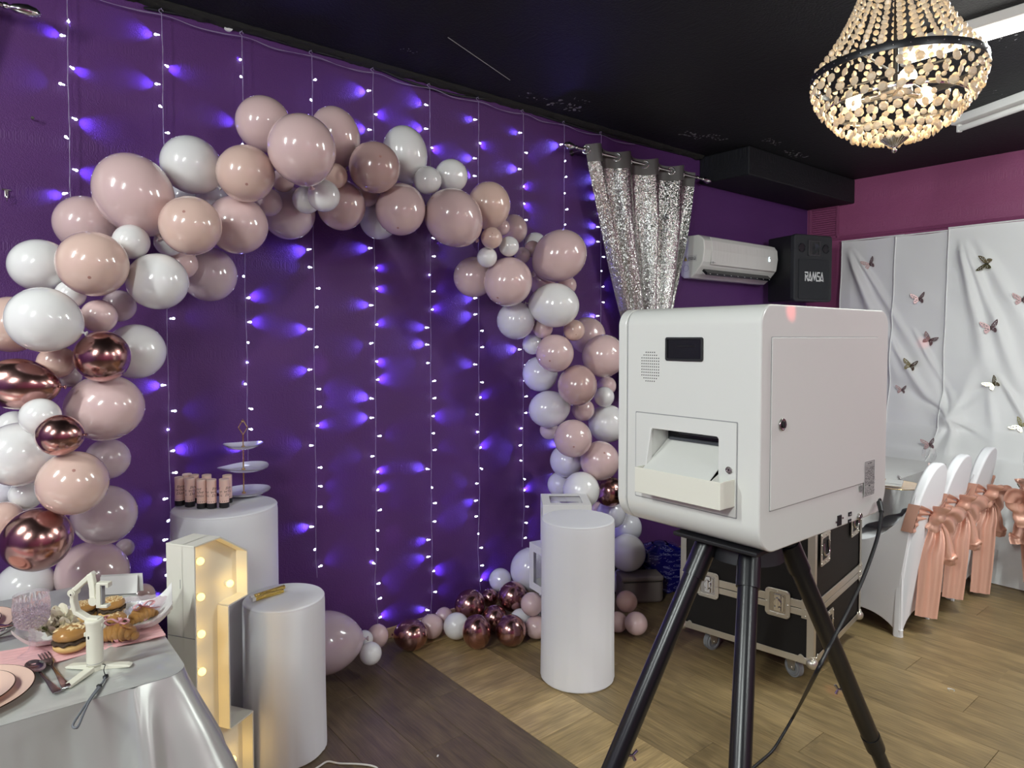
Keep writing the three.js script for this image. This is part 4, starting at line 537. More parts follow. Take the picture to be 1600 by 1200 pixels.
{ // three tier cake stand
  const yT = 0.9085, b = onY(381, 774, yT), t = thing('cake_stand', 'white three tier cake stand with gold rod on the wide pedestal', 'cake stand', b);
  const yAt = (py) => { const d = b.clone().setY(0).distanceTo(V(EYE.x, 0, EYE.z)); const q = ray(381, py), s = ((b.x - EYE.x) * q.x + (b.z - EYE.z) * q.z) / (q.x * q.x + q.z * q.z); return EYE.y + q.y * s - yT; };
  const plate = (r, y, tw, seed) => thick(sheet((u, v) => { const a = u * 2 * PI, q = v * r * (1 + 0.02 * sin(5 * a + seed) * v), e = pow(max(0, (v - 0.55) / 0.45), 1.6); return V(q * cos(a), y + 0.017 * e + 0.007 * tw * sin(2 * a + seed) * v * v, -q * sin(a)); }, 64, 16), 0.0025);
  const tiers = [[0.112, 0.006, 0.3, 1], [0.106, yAt(735), 0.75, 0.6], [0.083, yAt(700), 0.5, 2]];
  for (const [r, y, tw, s] of tiers) part(t, 'plate', plate(r, y, tw, s), M({ color: [0.8, 0.8, 0.82], roughness: 0.18, clearcoat: 0.8 }));
  part(t, 'foot', cyl(0.03, 0.034, 0.006, 0, 0.003, 0, 28), mWhite);
  const hy = yAt(679); part(t, 'rod', [bar([0, 0.004, 0], [0, hy, 0], 0.0032, 12), ...tiers.map(([, y]) => cyl(0.008, 0.008, 0.006, 0, y + 0.006, 0, 16))], mGold);
  const top = yAt(656), w = 0.02, m = (hy + top) / 2, dir = rgt; const P = (s, y) => [dir.x * s, y, dir.z * s];
  part(t, 'diamond_handle', [bar(P(0, hy), P(-w, m), 0.0024, 8), bar(P(-w, m), P(0, top), 0.0024, 8), bar(P(0, top), P(w, m), 0.0024, 8), bar(P(w, m), P(0, hy), 0.0024, 8), mv(new THREE.OctahedronGeometry(0.008), 0, top - 0.004, 0)], mGold);
}
{ // two gold glitter tubes on the short pedestal
  const yT = 0.6035; [[[391, 934], [444, 917], 'gold glitter tube on the short pedestal, farther one'], [[394, 937.5], [442, 923], 'gold glitter tube on the short pedestal, nearer one']].forEach(([a, b, label], i) => {
    const r = 0.0085, A = onY(a[0], a[1], yT + r), B = onY(b[0], b[1], yT + r), t = thing('gold_tube', label, 'party tube', A), d = B.sub(A);
    part(t, 'glitter_sleeve', bar(d.clone().multiplyScalar(0.1), d, r, 20), mGoldGlitter); part(t, 'white_end', [bar([0, 0, 0], d.clone().multiplyScalar(0.1), r * 0.92, 20)], mWhite); part(t, 'wick', bar(d, d.clone().multiplyScalar(1.08), 0.002, 8), mWhite);
  });
}

// ---------------------------------------------------------------- lit marquee figure beside the table
{
  const u = V(0.85, 0, -0.53).normalize(), O = at(303, 854, 2.18); const t = thing('marquee_number', 'white light up marquee figure with warm bulbs between the table and the pedestals', 'marquee light', [O.x, 0, O.z], Math.atan2(-u.z, u.x));
  const top = O.y, D = 0.117, pts = [[0, 0], [0.268, 0], [0.268, 0.243], [0.154, 0.241], [0.154, 0.672], [0.25, 0.675], [0.25, 0.84], [0.117, top], [0, top]];
  const T = 0.006;
  const BP = 0.052; part(t, 'back_panel', ext(shape(pts), 0.005, 0.001).translate(0, 0, -BP), mCream);
  for (let i = 0; i < pts.length; i++) { const a = pts[i], b = pts[(i + 1) % pts.length], dx = b[0] - a[0], dy = b[1] - a[1], l = hypot(dx, dy), an = Math.atan2(dy, dx); const nx = -dy / l, ny = dx / l; part(t, 'side_panel', mv(box(l + 0.001, T, D, 0, 0, 0, 0.0015, 1), (a[0] + b[0]) / 2 + nx * T / 2, (a[1] + b[1]) / 2 + ny * T / 2, -D / 2, 0, 0, an), mCream); }
  part(t, 'seam', [box(0.001, 0.03, 0.0015, -0.0006, top - 0.13, -D / 2, 0), box(0.003, 0.0015, D * 0.98, -0.0004, top - 0.305, -D / 2, 0)], mGrey);
  const yB = (py, px) => onAxis(px, py, 'z', O.z - 0.1).y;
  for (const [x, py, px] of [[0.055, 876, 317], [0.055, 932, 316], [0.055, 990, 316], [0.055, 1049, 315], [0.055, 1105, 317], [0.19, 912, 354], [0.055, 1160, 318], [0.19, 1188, 354], [0.055, 1230, 320]]) {
    const y = (() => { const w = O.clone().addScaledVector(u, x).add(V(-0.53, 0, -0.85).normalize().multiplyScalar(BP - 0.02)); const q = ray(px, py), s = (w.x - EYE.x) / q.x; return EYE.y + q.y * ((w.x - EYE.x) * q.x + (w.z - EYE.z) * q.z) / (q.x * q.x + q.z * q.z); })();
    if (y < 0.04) continue;
    const b = part(t, 'bulb', ball(0.0125, x, y, -BP + 0.024, 18, 14), mWarmBulb); part(b, 'socket', mv(cyl(0.008, 0.01, 0.012, 0, 0, 0, 14), x, y, -BP + 0.009, PI / 2), mCream);
    const l = new THREE.PointLight(new THREE.Color().setRGB(1, 0.62, 0.2), MARQUEE_CD); l.name = 'marquee_bulb'; l.shadow.radius = 0.5; l.position.copy(V(x, y, -BP + 0.024).applyAxisAngle(V(0, 1, 0), t.rotation.y).add(t.position)); scene.add(l);
  }
}

// ---------------------------------------------------------------- gift boxes behind the tall pedestal, bags by the wall
{
  const mCard = M({ color: [0.78, 0.77, 0.74], roughness: 0.55 }), S = 0.25;
  const gift = (px, t0, y, turn, label) => { const c = at(px, 528, t0), t = thing('window_box', label, 'box', [c.x, y, c.z], turn), w = 0.022;
    const ring = () => { const s = rrect(S - 0.001, S - 0.001, 0.002); s.holes.push(rrect(S - 0.085, S - 0.085, 0.004)); return ext(s, 0.003, 0.0006, 1); };
    const faces = [[0, S / 2, S / 2 - 0.003, 0, 0], [0, S / 2, -S / 2 + 0.003, 0, PI], [S / 2 - 0.003, S / 2, 0, 0, PI / 2], [-S / 2 + 0.003, S / 2, 0, 0, -PI / 2], [0, S - 0.003, 0, -PI / 2, 0]];
    faces.forEach(([x, yy, z, rx, ry]) => { const p = part(t, 'card_face', mv(ring(), x, yy, z, rx, ry), mCard); part(p, 'window_film', mv(new THREE.PlaneGeometry(S - 0.083, S - 0.083), x * 0.985, yy === S / 2 ? yy : yy - 0.002, z * 0.985, rx, ry), mPane); });
    part(t, 'bottom', box(S - 0.008, 0.003, S - 0.008, 0, 0.0015, 0, 0.001), mCard);
    part(t, 'filling', [ball(0.085, 0, 0.1, 0, 20, 14), ball(0.06, -0.05, 0.075, 0.045, 16, 12), ball(0.05, 0.055, 0.18, 0.03, 16, 12), ball(0.045, -0.05, 0.19, -0.03, 16, 12)], mBalloon.l, 'pale balloons inside the box'); };
  gift(884, 3.52, 0.502, -YAW, 'white cardboard box with clear window lid, topmost behind the tall pedestal');
  gift(878, 3.55, 0.251, -YAW + 0.5, 'white window box under the top box behind the tall pedestal');
  gift(884, 3.62, 0, -YAW + 0.1, 'white window box on the floor under the two others');
}
{
  const p = onY(1014, 948, 0), t = thing('cosmetic_pouch', 'taupe fabric pouch lying on the floor by the balloons', 'bag', [p.x + 0.03, 0, p.z - 0.1], R(-32));
  part(t, 'body', mv(toCreasedNormals(new RoundedBoxGeometry(0.27, 0.165, 0.13, 5, 0.03), 1), 0, 0.0825, 0), M({ color: [0.2, 0.165, 0.145], roughness: 0.8 })); part(t, 'flap', box(0.262, 0.03, 0.136, 0, 0.155, 0.004, 0.012, 3), M({ color: [0.23, 0.19, 0.165], roughness: 0.8 })); part(t, 'fold_line', box(0.24, 0.004, 0.004, 0, 0.138, 0.0705, 0.001), mBlack);
}
{
  const p = onY(1038, 922, 0), t = thing('gift_bag', 'shiny blue patterned gift bag on the floor left of the flight case', 'bag', [3.43, 0, 0.46], R(-30));
  const tx = canvasTex(512, 512, (g) => { g.fillStyle = '#10106b'; g.fillRect(0, 0, 512, 512); const r = rng(9); g.strokeStyle = '#aeb2ea'; g.fillStyle = '#c4c6f2'; for (let i = 0; i < 26; i++) { const x = r() * 512, y = r() * 512; g.lineWidth = 3; g.beginPath(); g.ellipse(x, y, 26 + r() * 16, 15 + r() * 8, r() - 0.5, 0, r() * 3 + 3.5); g.stroke(); g.beginPath(); g.ellipse(x, y, 12, 6, 0.3, 0, 6.3); g.stroke(); } for (let i = 0; i < 70; i++) { g.beginPath(); g.arc(r() * 512, r() * 512, 1.5 + r() * 3, 0, 7); g.fill(); } });
  const g = sheet((u, v) => { const a = u * 2 * PI, s = 1 + 0.04 * N3(cos(a) * 2, sin(a) * 2, v * 4), top = v > 0.9 ? (1 - v) * 6 + 0.4 : 1, m = max(abs(cos(a)), abs(sin(a))), sq = 0.75 / m + 0.25; return V(cos(a) * 0.13 * sq * s * min(1, top), 0.005 + v * 0.285 + 0.012 * N3(cos(a) * 3, v, sin(a) * 3), -sin(a) * 0.1 * sq * s * min(1, top)); }, 64, 30, 2);
  part(t, 'wrapped_body', g, M({ map: tx, roughness: 0.22, clearcoat: 0.8, clearcoatRoughness: 0.15 })); part(t, 'gathered_top', mv(ball(0.045, 0, 0, 0, 14, 10).scale(1, 0.5, 1), 0, 0.285, 0), M({ color: [0.02, 0.02, 0.16], roughness: 0.25 }));
}
{
  const t = thing('tote_bag', 'dark tote bag with black handles standing against the purple wall', 'bag', [3.2, 0, 0.34], R(-20));
  part(t, 'body', box(0.26, 0.2, 0.1, 0, 0.101, 0, 0.02, 3), M({ color: [0.035, 0.042, 0.036], roughness: 0.7 })); part(t, 'patterned_band', box(0.262, 0.05, 0.103, 0, 0.185, 0, 0.012, 3), M({ map: canvasTex(256, 64, (g) => { g.fillStyle = '#221d1c'; g.fillRect(0, 0, 256, 64); g.fillStyle = '#8d7f72'; for (let x = 0; x < 256; x += 14) for (let y = 6; y < 64; y += 14) g.fillRect(x + (y % 4), y, 8, 7); }), roughness: 0.8 })); part(t, 'pocket_seam', box(0.264, 0.004, 0.104, 0, 0.12, 0, 0.001), mBlack);
  for (const s of [-1, 1]) part(t, 'handle', tube([[-0.06, 0.17, s * 0.053], [-0.055, 0.3, s * 0.052], [s * 0.02, 0.37, s * 0.045 + 0.01], [0.055, 0.3, s * 0.052], [0.06, 0.17, s * 0.053]], 0.007, 30, 8), mBlack);
}

// ---------------------------------------------------------------- dining table in the left corner, satin cloth, runner
const TY = 0.752; // top of the cloth
{
  const x0 = -1.35, x1 = 0.425, z0 = 0.46, z1 = 1.33;
  const t = thing('dining_table', 'folding dining table hidden under the silver satin cloth', 'table', [(x0 + x1) / 2, 0, (z0 + z1) / 2]);
  part(t, 'table_top', box(x1 - x0 - 0.02, 0.03, z1 - z0 - 0.02, 0, 0.73, 0, 0.012), mGrey);
  for (const sx of [-1, 1]) for (const sz of [-1, 1]) part(t, 'leg', cyl(0.014, 0.014, 0.715, sx * (x1 - x0 - 0.3) / 2, 0.3575, sz * (z1 - z0 - 0.16) / 2, 14), mGrey);
  // cloth: the top, and a skirt that runs round the edge with folds and swings out at the corners
  const rc = 0.05, W = x1 - x0, D = z1 - z0, per = []; // outline, clockwise from the back right corner
  const arc = (cx, cz, a0) => { for (let i = 0; i <= 14; i++) { const a = a0 + i / 14 * PI / 2; per.push([cx + rc * cos(a), cz + rc * sin(a), cos(a), sin(a), sin(i / 14 * PI)]); } };
  const line = (ax, az, bx, bz, nx, nz, n) => { for (let i = 1; i < n; i++) per.push([ax + (bx - ax) * i / n, az + (bz - az) * i / n, nx, nz, 0]); };
  arc(x1 - rc, z1 - rc, 0); line(x1 - rc, z1, x0 + rc, z1, 0, 1, 90); arc(x0 + rc, z1 - rc, PI / 2); line(x0, z1 - rc, x0, z0 + rc, -1, 0, 24); arc(x0 + rc, z0 + rc, PI); line(x0 + rc, z0, x1 - rc, z0, 0, -1, 60); arc(x1 - rc, z0 + rc, 1.5 * PI); line(x1, z0 + rc, x1, z1 - rc, 1, 0, 60);
  per.push(per[0]);
  const n = per.length - 1, DROP = 0.72;
  const skirt = (u, v) => {
    const k = u * n, i = min(n - 1, floor(k)), f = k - i, a = per[i], b = per[i + 1], p = a.map((q, j) => q + (b[j] - q) * f), s = k / n * 34;
    const nearCorner = Math.exp(-pow(hypot(p[0] - x1, p[1] - z1) / 0.18, 2)), d = v * DROP;
    let off = 0.006 + 0.05 * v + nearCorner * 0.36 * d + nearCorner * 0.03 * cos((p[0] - p[1] - x1 + z1) * 60) * min(1, v * 3);
    const w = p[1] > 1.2 ? (p[0] * 9.5) : p[1] * 9;
    off += (0.03 * (1 - 2 * abs(sin(w * 0.95 + 0.5 * N3(w, v * 2, 1)))) + 0.03 * N3(w * 1.3 + v * 1.5, v * 1.2, 4) + 0.012 * N3(w * 4 - v * 3, v * 2, 2)) * pow(v, 0.7) * (1 - 0.5 * nearCorner) * (p[0] > 0.4 && p[1] < 1.15 ? 0.3 : 1) + 0.012 * N3(p[0] * 14, p[1] * 14, v * 9) * v;
    const m = hypot(p[2], p[3]); return V(p[0] + p[2] / m * off, TY - 0.001 - d - 0.012 * (1 - Math.exp(-v * 30)) * 0 - (v < 0.03 ? 0 : 0), p[1] + p[3] / m * off);
  };
  const topG = sheet((u, v) => { const e = skirt(u, 0), c = V((x0 + x1) / 2 + 0.0, TY, (z0 + z1) / 2), q = e.lerp(c, v); const crease = abs(q.x - 0.295 - 0.03 * N3(q.z * 3, 1, 1)), inb = v > 0.03 ? 1 : 0; q.y = TY - 0.003 * (1 - min(1, v * 14)) + inb * (0.005 * Math.exp(-pow(crease / 0.008, 2)) + 0.004 * Math.exp(-pow((q.z - 1.2 - 0.02 * N3(q.x * 4, 2, 2)) / 0.012, 2)) + 0.004 * N3(q.x * 7, q.z * 7, 3) + 0.002 * N3(q.x * 19, q.z * 19, 7)); return q; }, n * 2, 60);
  const sk = sheet((u, v) => { const q = skirt(u, v); const c = abs(q.x - 0.305); if (q.z > z1 - 0.02) q.z += 0.006 * Math.exp(-pow(c / 0.006, 2)) + 0.005 * Math.exp(-pow((q.x + 0.085) / 0.007, 2)); q.y -= 0.003; return q; }, n * 3, 60);
  const cl = single('tablecloth', [topG, thick(sk, 0.0012)], mSatin, 'silver grey satin cloth on the near dining table', 'tablecloth');
}
{
  const g = thick(sheet((u, v) => { const a = V(-1.2 + 1.63 * u, 0, 0.78 + 0.26 * u * u * 0 + 0.0), zA = 0.83 + 0.12 * u, zB = 1.0 + 0.09 * u; const z = zA + (zB - zA) * v + 0.006 * sin(u * 40) ; const x = -1.2 + 1.63 * u; return V(x, TY + 0.004 + 0.003 * abs(N3(x * 20, z * 60, 1)) + 0.002 * sin(v * 50 + 4 * N3(x * 6, 1, 2)), z); }, 160, 26), 0.001);
  single('table_runner', g, mRunner, 'crinkled pink gauze runner across the near dining table', 'runner');
}
const camTurn = -YAW;
{ // charger plates with gold rims
  const plate = (r, h) => lathe([[0.001, 0.002], [r * 0.62, 0.002], [r * 0.7, 0.004], [r * 0.97, h], [r, h + 0.0012], [r * 0.985, h + 0.0035], [r * 0.72, 0.0075], [r * 0.64, 0.005], [0.001, 0.005]], 72);
  const rim = (r, h) => mv(new THREE.TorusGeometry(r * 0.995, 0.0016, 8, 80), 0, h + 0.0018, 0, PI / 2), mPink = M({ color: [0.86, 0.6, 0.48], roughness: 0.2, clearcoat: 0.8, clearcoatRoughness: 0.05 }), mRim = M({ color: [0.12, 0.07, 0.05], roughness: 0.2, metalness: 1 });
  const mk = (x, y, z, r, label) => { const t = thing('plate', label, 'plate', [x, y, z], 0, 'pink plates with dark gold rims'); part(t, 'dish', plate(r, 0.014), mPink); part(t, 'rim', rim(r, 0.014), mRim); return t; };
  mk(-0.025, TY + 0.004, 1.168, 0.146, 'large pink charger plate with thin rim at the near left of the table');
  mk(-0.03, TY + 0.0125, 1.178, 0.112, 'smaller pink plate stacked on the near charger plate');
  mk(-0.035, TY + 0.004, 0.68, 0.146, 'large pink charger plate at the back left of the table');
  mk(-0.04, TY + 0.0125, 0.69, 0.112, 'smaller pink plate stacked on the back charger plate');
  const c = onY(3, 983, TY + 0.035), t = thing('wrapped_favour', 'silver wrapped favour lying on the back pink plate', 'favour', [c.x - 0.02, TY + 0.0215, c.z]); part(t, 'wrapping', mv(sheet((u, v) => { const a = u * 2 * PI, q = 0.016 * sin(v * PI) + 0.004 + 0.005 * N3(cos(a) * 3, sin(a) * 3, v * 6); return V((v - 0.5) * 0.1, 0.013 + q * sin(a) * 0.7, q * cos(a)); }, 24, 24), 0, 0, 0), mChrome);
}
{ // crystal goblet
  const p = onY(51, 1024, TY + 0.004), t = thing('crystal_goblet', 'cut crystal goblet on the pink runner at the left', 'glass', [p.x, TY + 0.004, p.z]);
  const outer = [[0.001, 0], [0.03, 0.001], [0.033, 0.003], [0.02, 0.009], [0.008, 0.018], [0.0055, 0.035], [0.0085, 0.05], [0.006, 0.062], [0.012, 0.07], [0.032, 0.084], [0.038, 0.1], [0.039, 0.13], [0.0405, 0.166]], inner = [[0.0385, 0.166], [0.0365, 0.13], [0.0355, 0.1], [0.029, 0.087], [0.001, 0.079]];
  const g = lathe([...outer, ...inner], 96), q = g.attributes.position; for (let i = 0; i < q.count; i++) { const x = q.getX(i), y = q.getY(i), z = q.getZ(i), r = hypot(x, z), a = Math.atan2(z, x); if (r > 0.031 && y > 0.08 && y < 0.15) { const k = y < 0.115 ? 0.0022 * (sin(a * 12 + y * 420) * sin(a * 12 - y * 420)) : 0.0016 * cos(a * 24); q.setX(i, x * (1 + k / r)); q.setZ(i, z * (1 + k / r)); } else if (y > 0.015 && y < 0.066) { const k = 1 + 0.16 * cos(a * 8); q.setX(i, x * k); q.setZ(i, z * k); } } g.computeVertexNormals();
  // finer rows for the cut pattern
  const fine = sheet((u, v) => { const a = u * 2 * PI, y = 0.084 + v * 0.074, r0 = y < 0.1 ? 0.032 + (y - 0.084) / 0.016 * 0.006 : 0.0382 + (y - 0.1) * 0.035, d = y < 0.122 ? 0.0042 * abs(sin(a * 8 + (y - 0.084) * 300) * sin(a * 8 - (y - 0.084) * 300)) : 0.0036 * abs(cos(a * 10)) * min(1, (0.158 - y) * 50); return V(cos(a) * (r0 + d), y, -sin(a) * (r0 + d)); }, 216, 36);
  part(t, 'bowl_and_stem', g, M({ color: [1, 0.98, 1], roughness: 0.03, transmission: 0.95, thickness: 0 })); part(t, 'cut_pattern', fine, M({ color: [0.95, 0.92, 0.95], roughness: 0.06, transmission: 1, thickness: 0.004, ior: 1.5, flatShading: true }), 'diamond cut pattern');
}
{ // spoon and fork, dark polished steel
  const mk = (name, a, b, label, fork) => { const A = onY(...a, TY + 0.004), B = onY(...b, TY + 0.004), d = B.clone().sub(A), L = d.length(), t = thing(name, label, 'cutlery', [A.x, TY + 0.0035, A.z], Math.atan2(-d.z, d.x)); // local +x from head to handle end
    const m = M({ color: [0.33, 0.32, 0.33], roughness: 0.12, metalness: 1 });
    part(t, 'handle', ext(shape([[L * 0.36, -0.003], [L * 0.6, -0.0035], [L * 0.92, -0.0085], [L, -0.009], [L * 1.0, 0.009], [L * 0.92, 0.0085], [L * 0.6, 0.0035], [L * 0.36, 0.003]]), 0.003, 0.001).rotateX(PI / 2).translate(0, 0.006, 0), m);
    part(t, 'handle_ridge', box(L * 0.06, 0.002, 0.019, L * 0.965, 0.0068, 0, 0.001), m);
    if (fork) { part(t, 'neck', ext(shape([[L * 0.16, -0.0125], [L * 0.26, -0.0125], [L * 0.32, -0.008, L * 0.38, -0.003], [L * 0.38, 0.003], [L * 0.32, 0.008, L * 0.26, 0.0125], [L * 0.16, 0.0125]]), 0.0024, 0.0008).rotateX(PI / 2).translate(0, 0.006, 0), m); for (let i = 0; i < 4; i++) part(t, 'tine', box(L * 0.19, 0.002, 0.0034, L * 0.075, 0.0045 + 0.0008, -0.0108 + i * 0.0072, 0.0009), m); }
    else part(t, 'bowl', mv(sheet((u, v) => { const q = u * 2 * PI; return V(L * 0.19 + cos(q) * v * L * 0.19, 0.001 + 0.007 * v * v, sin(q) * v * 0.021); }, 40, 10), 0, 0, 0), m); return t; };
  mk('spoon', [48, 1036], [89, 1084], 'dark steel spoon beside the near pink plate');
  mk('fork', [68, 1024], [104, 1077], 'dark steel fork beside the spoon', true);
}
{ // phone gimbal
  const b = onY(149, 1046, TY + 0.002), k = 1.62 / F, t = thing('phone_gimbal', 'ivory phone gimbal on small tripod legs with grey wrist strap', 'gimbal', [b.x, TY + 0.002, b.z], camTurn);
  const P = (px, py, z = 0) => V((px - 149) * k * 1.03, (1046 - py) * k * 1.03, z), mI = M({ color: [0.74, 0.72, 0.6], roughness: 0.42 });
  part(t, 'grip', [lathe([[0.001, 0.012], [0.019, 0.012], [0.0192, 0.02], [0.0188, 0.1], [0.0195, 0.118], [0.0215, 0.124], [0.0215, 0.13], [0.018, 0.1325], [0.001, 0.133]], 36)], mI);
  part(t, 'base_joint', cyl(0.0195, 0.018, 0.011, 0, 0.0065, 0, 28), mI); part(t, 'joint_line', cyl(0.0193, 0.0193, 0.0012, 0, 0.0205, 0, 36), mGrey);
  part(t, 'button', [box(0.0035, 0.0075, 0.003, -0.004, 0.09, 0.0185, 0.0012)], mBlack); part(t, 'trigger', box(0.006, 0.012, 0.01, -0.019, 0.094, 0.006, 0.003), mI); part(t, 'side_key', box(0.004, 0.009, 0.008, 0.0205, 0.116, 0, 0.002), mI);
  for (const [x, z] of [[-0.075, -0.012], [0.078, -0.02], [-0.012, 0.092]]) { const d = hypot(x, z), an = Math.atan2(-z, x); part(t, 'tripod_leg', mv(ext(shape([[0.008, 0.002], [d, 0], [d + 0.004, 0.004], [d - 0.004, 0.0075], [0.03, 0.013], [0.008, 0.016]]), 0.021, 0.002).translate(0, 0, -0.0105), 0, 0, 0, 0, an), mI); }
  const tl = [[0.013, 0.128, 0], [-0.012, 0.133, 0], [-0.03, 0.14, 0], [-0.046, 0.153, 0], [-0.05, 0.176, -0.002]];
  const flat = (pts, w, d) => { const l = []; for (let i = 1; i < pts.length; i++) { const A = V(...pts[i - 1]), B = V(...pts[i]), dd = B.clone().sub(A), g = box(dd.length() + w * 0.4, w, d, 0, 0, 0, min(w, d) * 0.25, 2); g.applyQuaternion(new THREE.Quaternion().setFromUnitVectors(V(1, 0, 0), dd.normalize())); g.translate(...A.add(B).multiplyScalar(0.5).toArray()); l.push(g); } return l; };
  part(t, 'lower_arm', flat([[0.012, 0.13, 0], [-0.014, 0.132, 0], [-0.044, 0.15, 0], [-0.051, 0.178, 0], [-0.05, 0.2, 0]], 0.011, 0.02), mI);
  part(t, 'arm_motor', [mv(cyl(0.0095, 0.0095, 0.024, 0, 0, 0, 24), -0.05, 0.201, 0, PI / 2), mv(cyl(0.006, 0.006, 0.002, 0, 0, 0, 16), -0.05, 0.201, 0.0125, PI / 2)], mI); part(t, 'motor_mark', box(0.003, 0.004, 0.001, -0.05, 0.198, 0.0138, 0), mBlack);
  part(t, 'upper_arm', flat([[-0.05, 0.204, 0], [0.0, 0.248, 0]], 0.0125, 0.018), mI); part(t, 'head_arm', flat([[-0.004, 0.246, 0.004], [0.006, 0.214, 0.01], [0.009, 0.186, 0.014]], 0.017, 0.014), mI); part(t, 'head_tip', mv(cyl(0.011, 0.011, 0.02, 0, 0, 0, 22), 0.01, 0.184, 0.012, PI / 2), mI);
  part(t, 'phone_clamp', [box(0.012, 0.058, 0.018, 0.026, 0.2, 0.016, 0.002), box(0.028, 0.008, 0.018, 0.034, 0.172, 0.016, 0.002), box(0.03, 0.007, 0.018, 0.036, 0.229, 0.016, 0.002), box(0.006, 0.012, 0.018, 0.049, 0.226, 0.016, 0.001)], mI); part(t, 'clamp_pad', [box(0.003, 0.046, 0.014, 0.0335, 0.2, 0.016, 0.001)], mGrey, 'grey rubber pad'); part(t, 'clamp_link', box(0.014, 0.018, 0.012, 0.018, 0.192, 0.012, 0.003), mI);
  const w = (px, py) => { const q = onY(px, py, TY + 0.005).sub(t.position); return q.applyAxisAngle(V(0, 1, 0), -camTurn); };
  const c0 = V(0.02, 0.014, 0.002), c1 = w(165, 1057);
  part(t, 'cord', tube([c0, V(0.03, 0.016, 0.008), V(0.034, 0.008, 0.02), c1], 0.0012, 24, 6), mBlack); part(t, 'cord_lock', [box(0.009, 0.008, 0.012, c1.x, c1.y, c1.z, 0.002), box(0.011, 0.008, 0.008, w(155, 1072).x, c1.y, w(155, 1072).z, 0.002)], mBlack);
  part(t, 'wrist_strap', [tube([c1, w(160, 1067), w(154, 1073), w(140, 1092), w(126, 1113), w(114, 1132), w(116, 1137), w(122, 1135), w(132, 1112), w(141, 1094), w(156, 1074)], 0.0026, 80, 8)], M({ color: [0.17, 0.18, 0.2], roughness: 0.8 }), 'grey wrist strap');
}
{ // crystal tray with burgers, croissants and paper flowers
  const C = V(0.29, TY + 0.006, 0.915), turn = R(-12), t = thing('crystal_tray', 'scalloped crystal tray with white liner holding buns and croissants', 'tray', C, turn), AX = 0.185, AZ = 0.125;
  const f = (v0, v1, lift) => sheet((u, v) => { const a = u * 2 * PI, q = v0 + (v1 - v0) * v, sc = 1 + 0.035 * q * q * abs(sin(a * 9)), e = pow(max(0, (q - 0.62) / 0.38), 1.5), r4 = pow(pow(abs(cos(a)), 3) + pow(abs(sin(a)), 3), -1 / 3); return V(cos(a) * AX * q * sc * r4, lift + 0.034 * e + 0.0015 * sin(a * 54) * e, -sin(a) * AZ * q * sc * r4); }, 216, 22);
  part(t, 'glass_dish', thick(f(0.02, 1, 0.002), -0.003), M({ color: [0.95, 0.9, 0.92], roughness: 0.06, transmission: 0.8, thickness: 0 }));
  part(t, 'paper_liner', thick(sheet((u, v) => { const x = (u - 0.5) * 0.36, z = (v - 0.5) * 0.2, e = max(0, abs(x) / 0.18 - 0.72) / 0.28, k = max(0, abs(z) / 0.1 - 0.75) / 0.25; return V(x * (1 + 0.06 * e), 0.0055 + 0.045 * e * e + 0.02 * k * k, z); }, 40, 24), 0.0008), mWhite);
  const W = (px, py, h) => { const q = onY(px, py, TY + h); return q; };
  const crust = (r, h) => lathe([[0.001, h], [r * 0.4, h * 0.97], [r * 0.75, h * 0.82], [r * 0.95, h * 0.55], [r, h * 0.35], [r * 0.96, h * 0.14], [r * 0.8, 0.0], [0.001, 0]].reverse(), 40), mBun = M({ color: [0.55, 0.27, 0.07], roughness: 0.28, clearcoat: 0.5, bumpMap: rep(bumpWall, 3), bumpScale: 0.002 }), mBunP = M({ color: [0.72, 0.45, 0.17], roughness: 0.5 }), mSeed = M({ color: [0.8, 0.62, 0.34], roughness: 0.5 }), mFill = M({ color: [0.06, 0.035, 0.02], roughness: 0.7 }), mLeafG = M({ color: [0.12, 0.16, 0.03], roughness: 0.6 });
  const r = rng(21), seeds = (rr, h, n, big = 1) => { const l = []; for (let i = 0; i < n; i++) { const a = r() * 2 * PI, q = sqrt(r()) * 0.78, y = h * (0.995 - 0.34 * q * q - 0.05); l.push(mv(ball(0.0022 * big, 0, 0, 0, 6, 5).scale(1.6, 0.5, 0.9), cos(a) * q * rr, y + 0.0012, sin(a) * q * rr, 0, r() * 6, -q * 0.6 * cos(a))); } return l; };
  const burger = (px, py, rr, label, big = 1, n = 60) => { const p = W(px, py, 0.012), b = thing('burger_bun', label, 'burger', [p.x, TY + 0.0125, p.z], r() * 3, 'filled buns on the crystal tray'); part(b, 'bottom_bun', lathe([[0.001, 0], [rr * 0.8, 0], [rr * 0.98, 0.008], [rr * 0.98, 0.016], [rr * 0.85, 0.02], [0.001, 0.02]], 36), mBunP); part(b, 'filling', sheet((u, v) => { const a = u * 2 * PI, k = v < 0.2 ? v * 5 : v > 0.8 ? (1 - v) * 5 : 1, q = rr * (1.02 + 0.07 * N3(cos(a) * 4, sin(a) * 4, 2)) * k; return V(cos(a) * q, 0.019 + 0.012 * v + 0.003 * sin(a * 9) * k, -sin(a) * q); }, 48, 8), mFill); part(b, 'top_bun', crust(rr, rr * 0.78).translate(0, 0.029, 0), mBun); part(b, 'seeds', seeds(rr, rr * 0.78, n, big).map((g) => g.translate(0, 0.029, 0)), mSeed).userData.kind = 'stuff'; return b; };
  burger(132, 968, 0.033, 'sesame topped burger behind the gimbal arm, left one', 1, 80); burger(175, 963, 0.036, 'sesame topped burger with the most seeds, right of the phone clamp', 1, 130); burger(183, 985, 0.026, 'small glossy brown bun between the seeded burger and the ribbon croissants', 1, 12); burger(111, 1013, 0.042, 'large glazed bun at the front of the tray, topped with almond flakes', 2.4, 36);
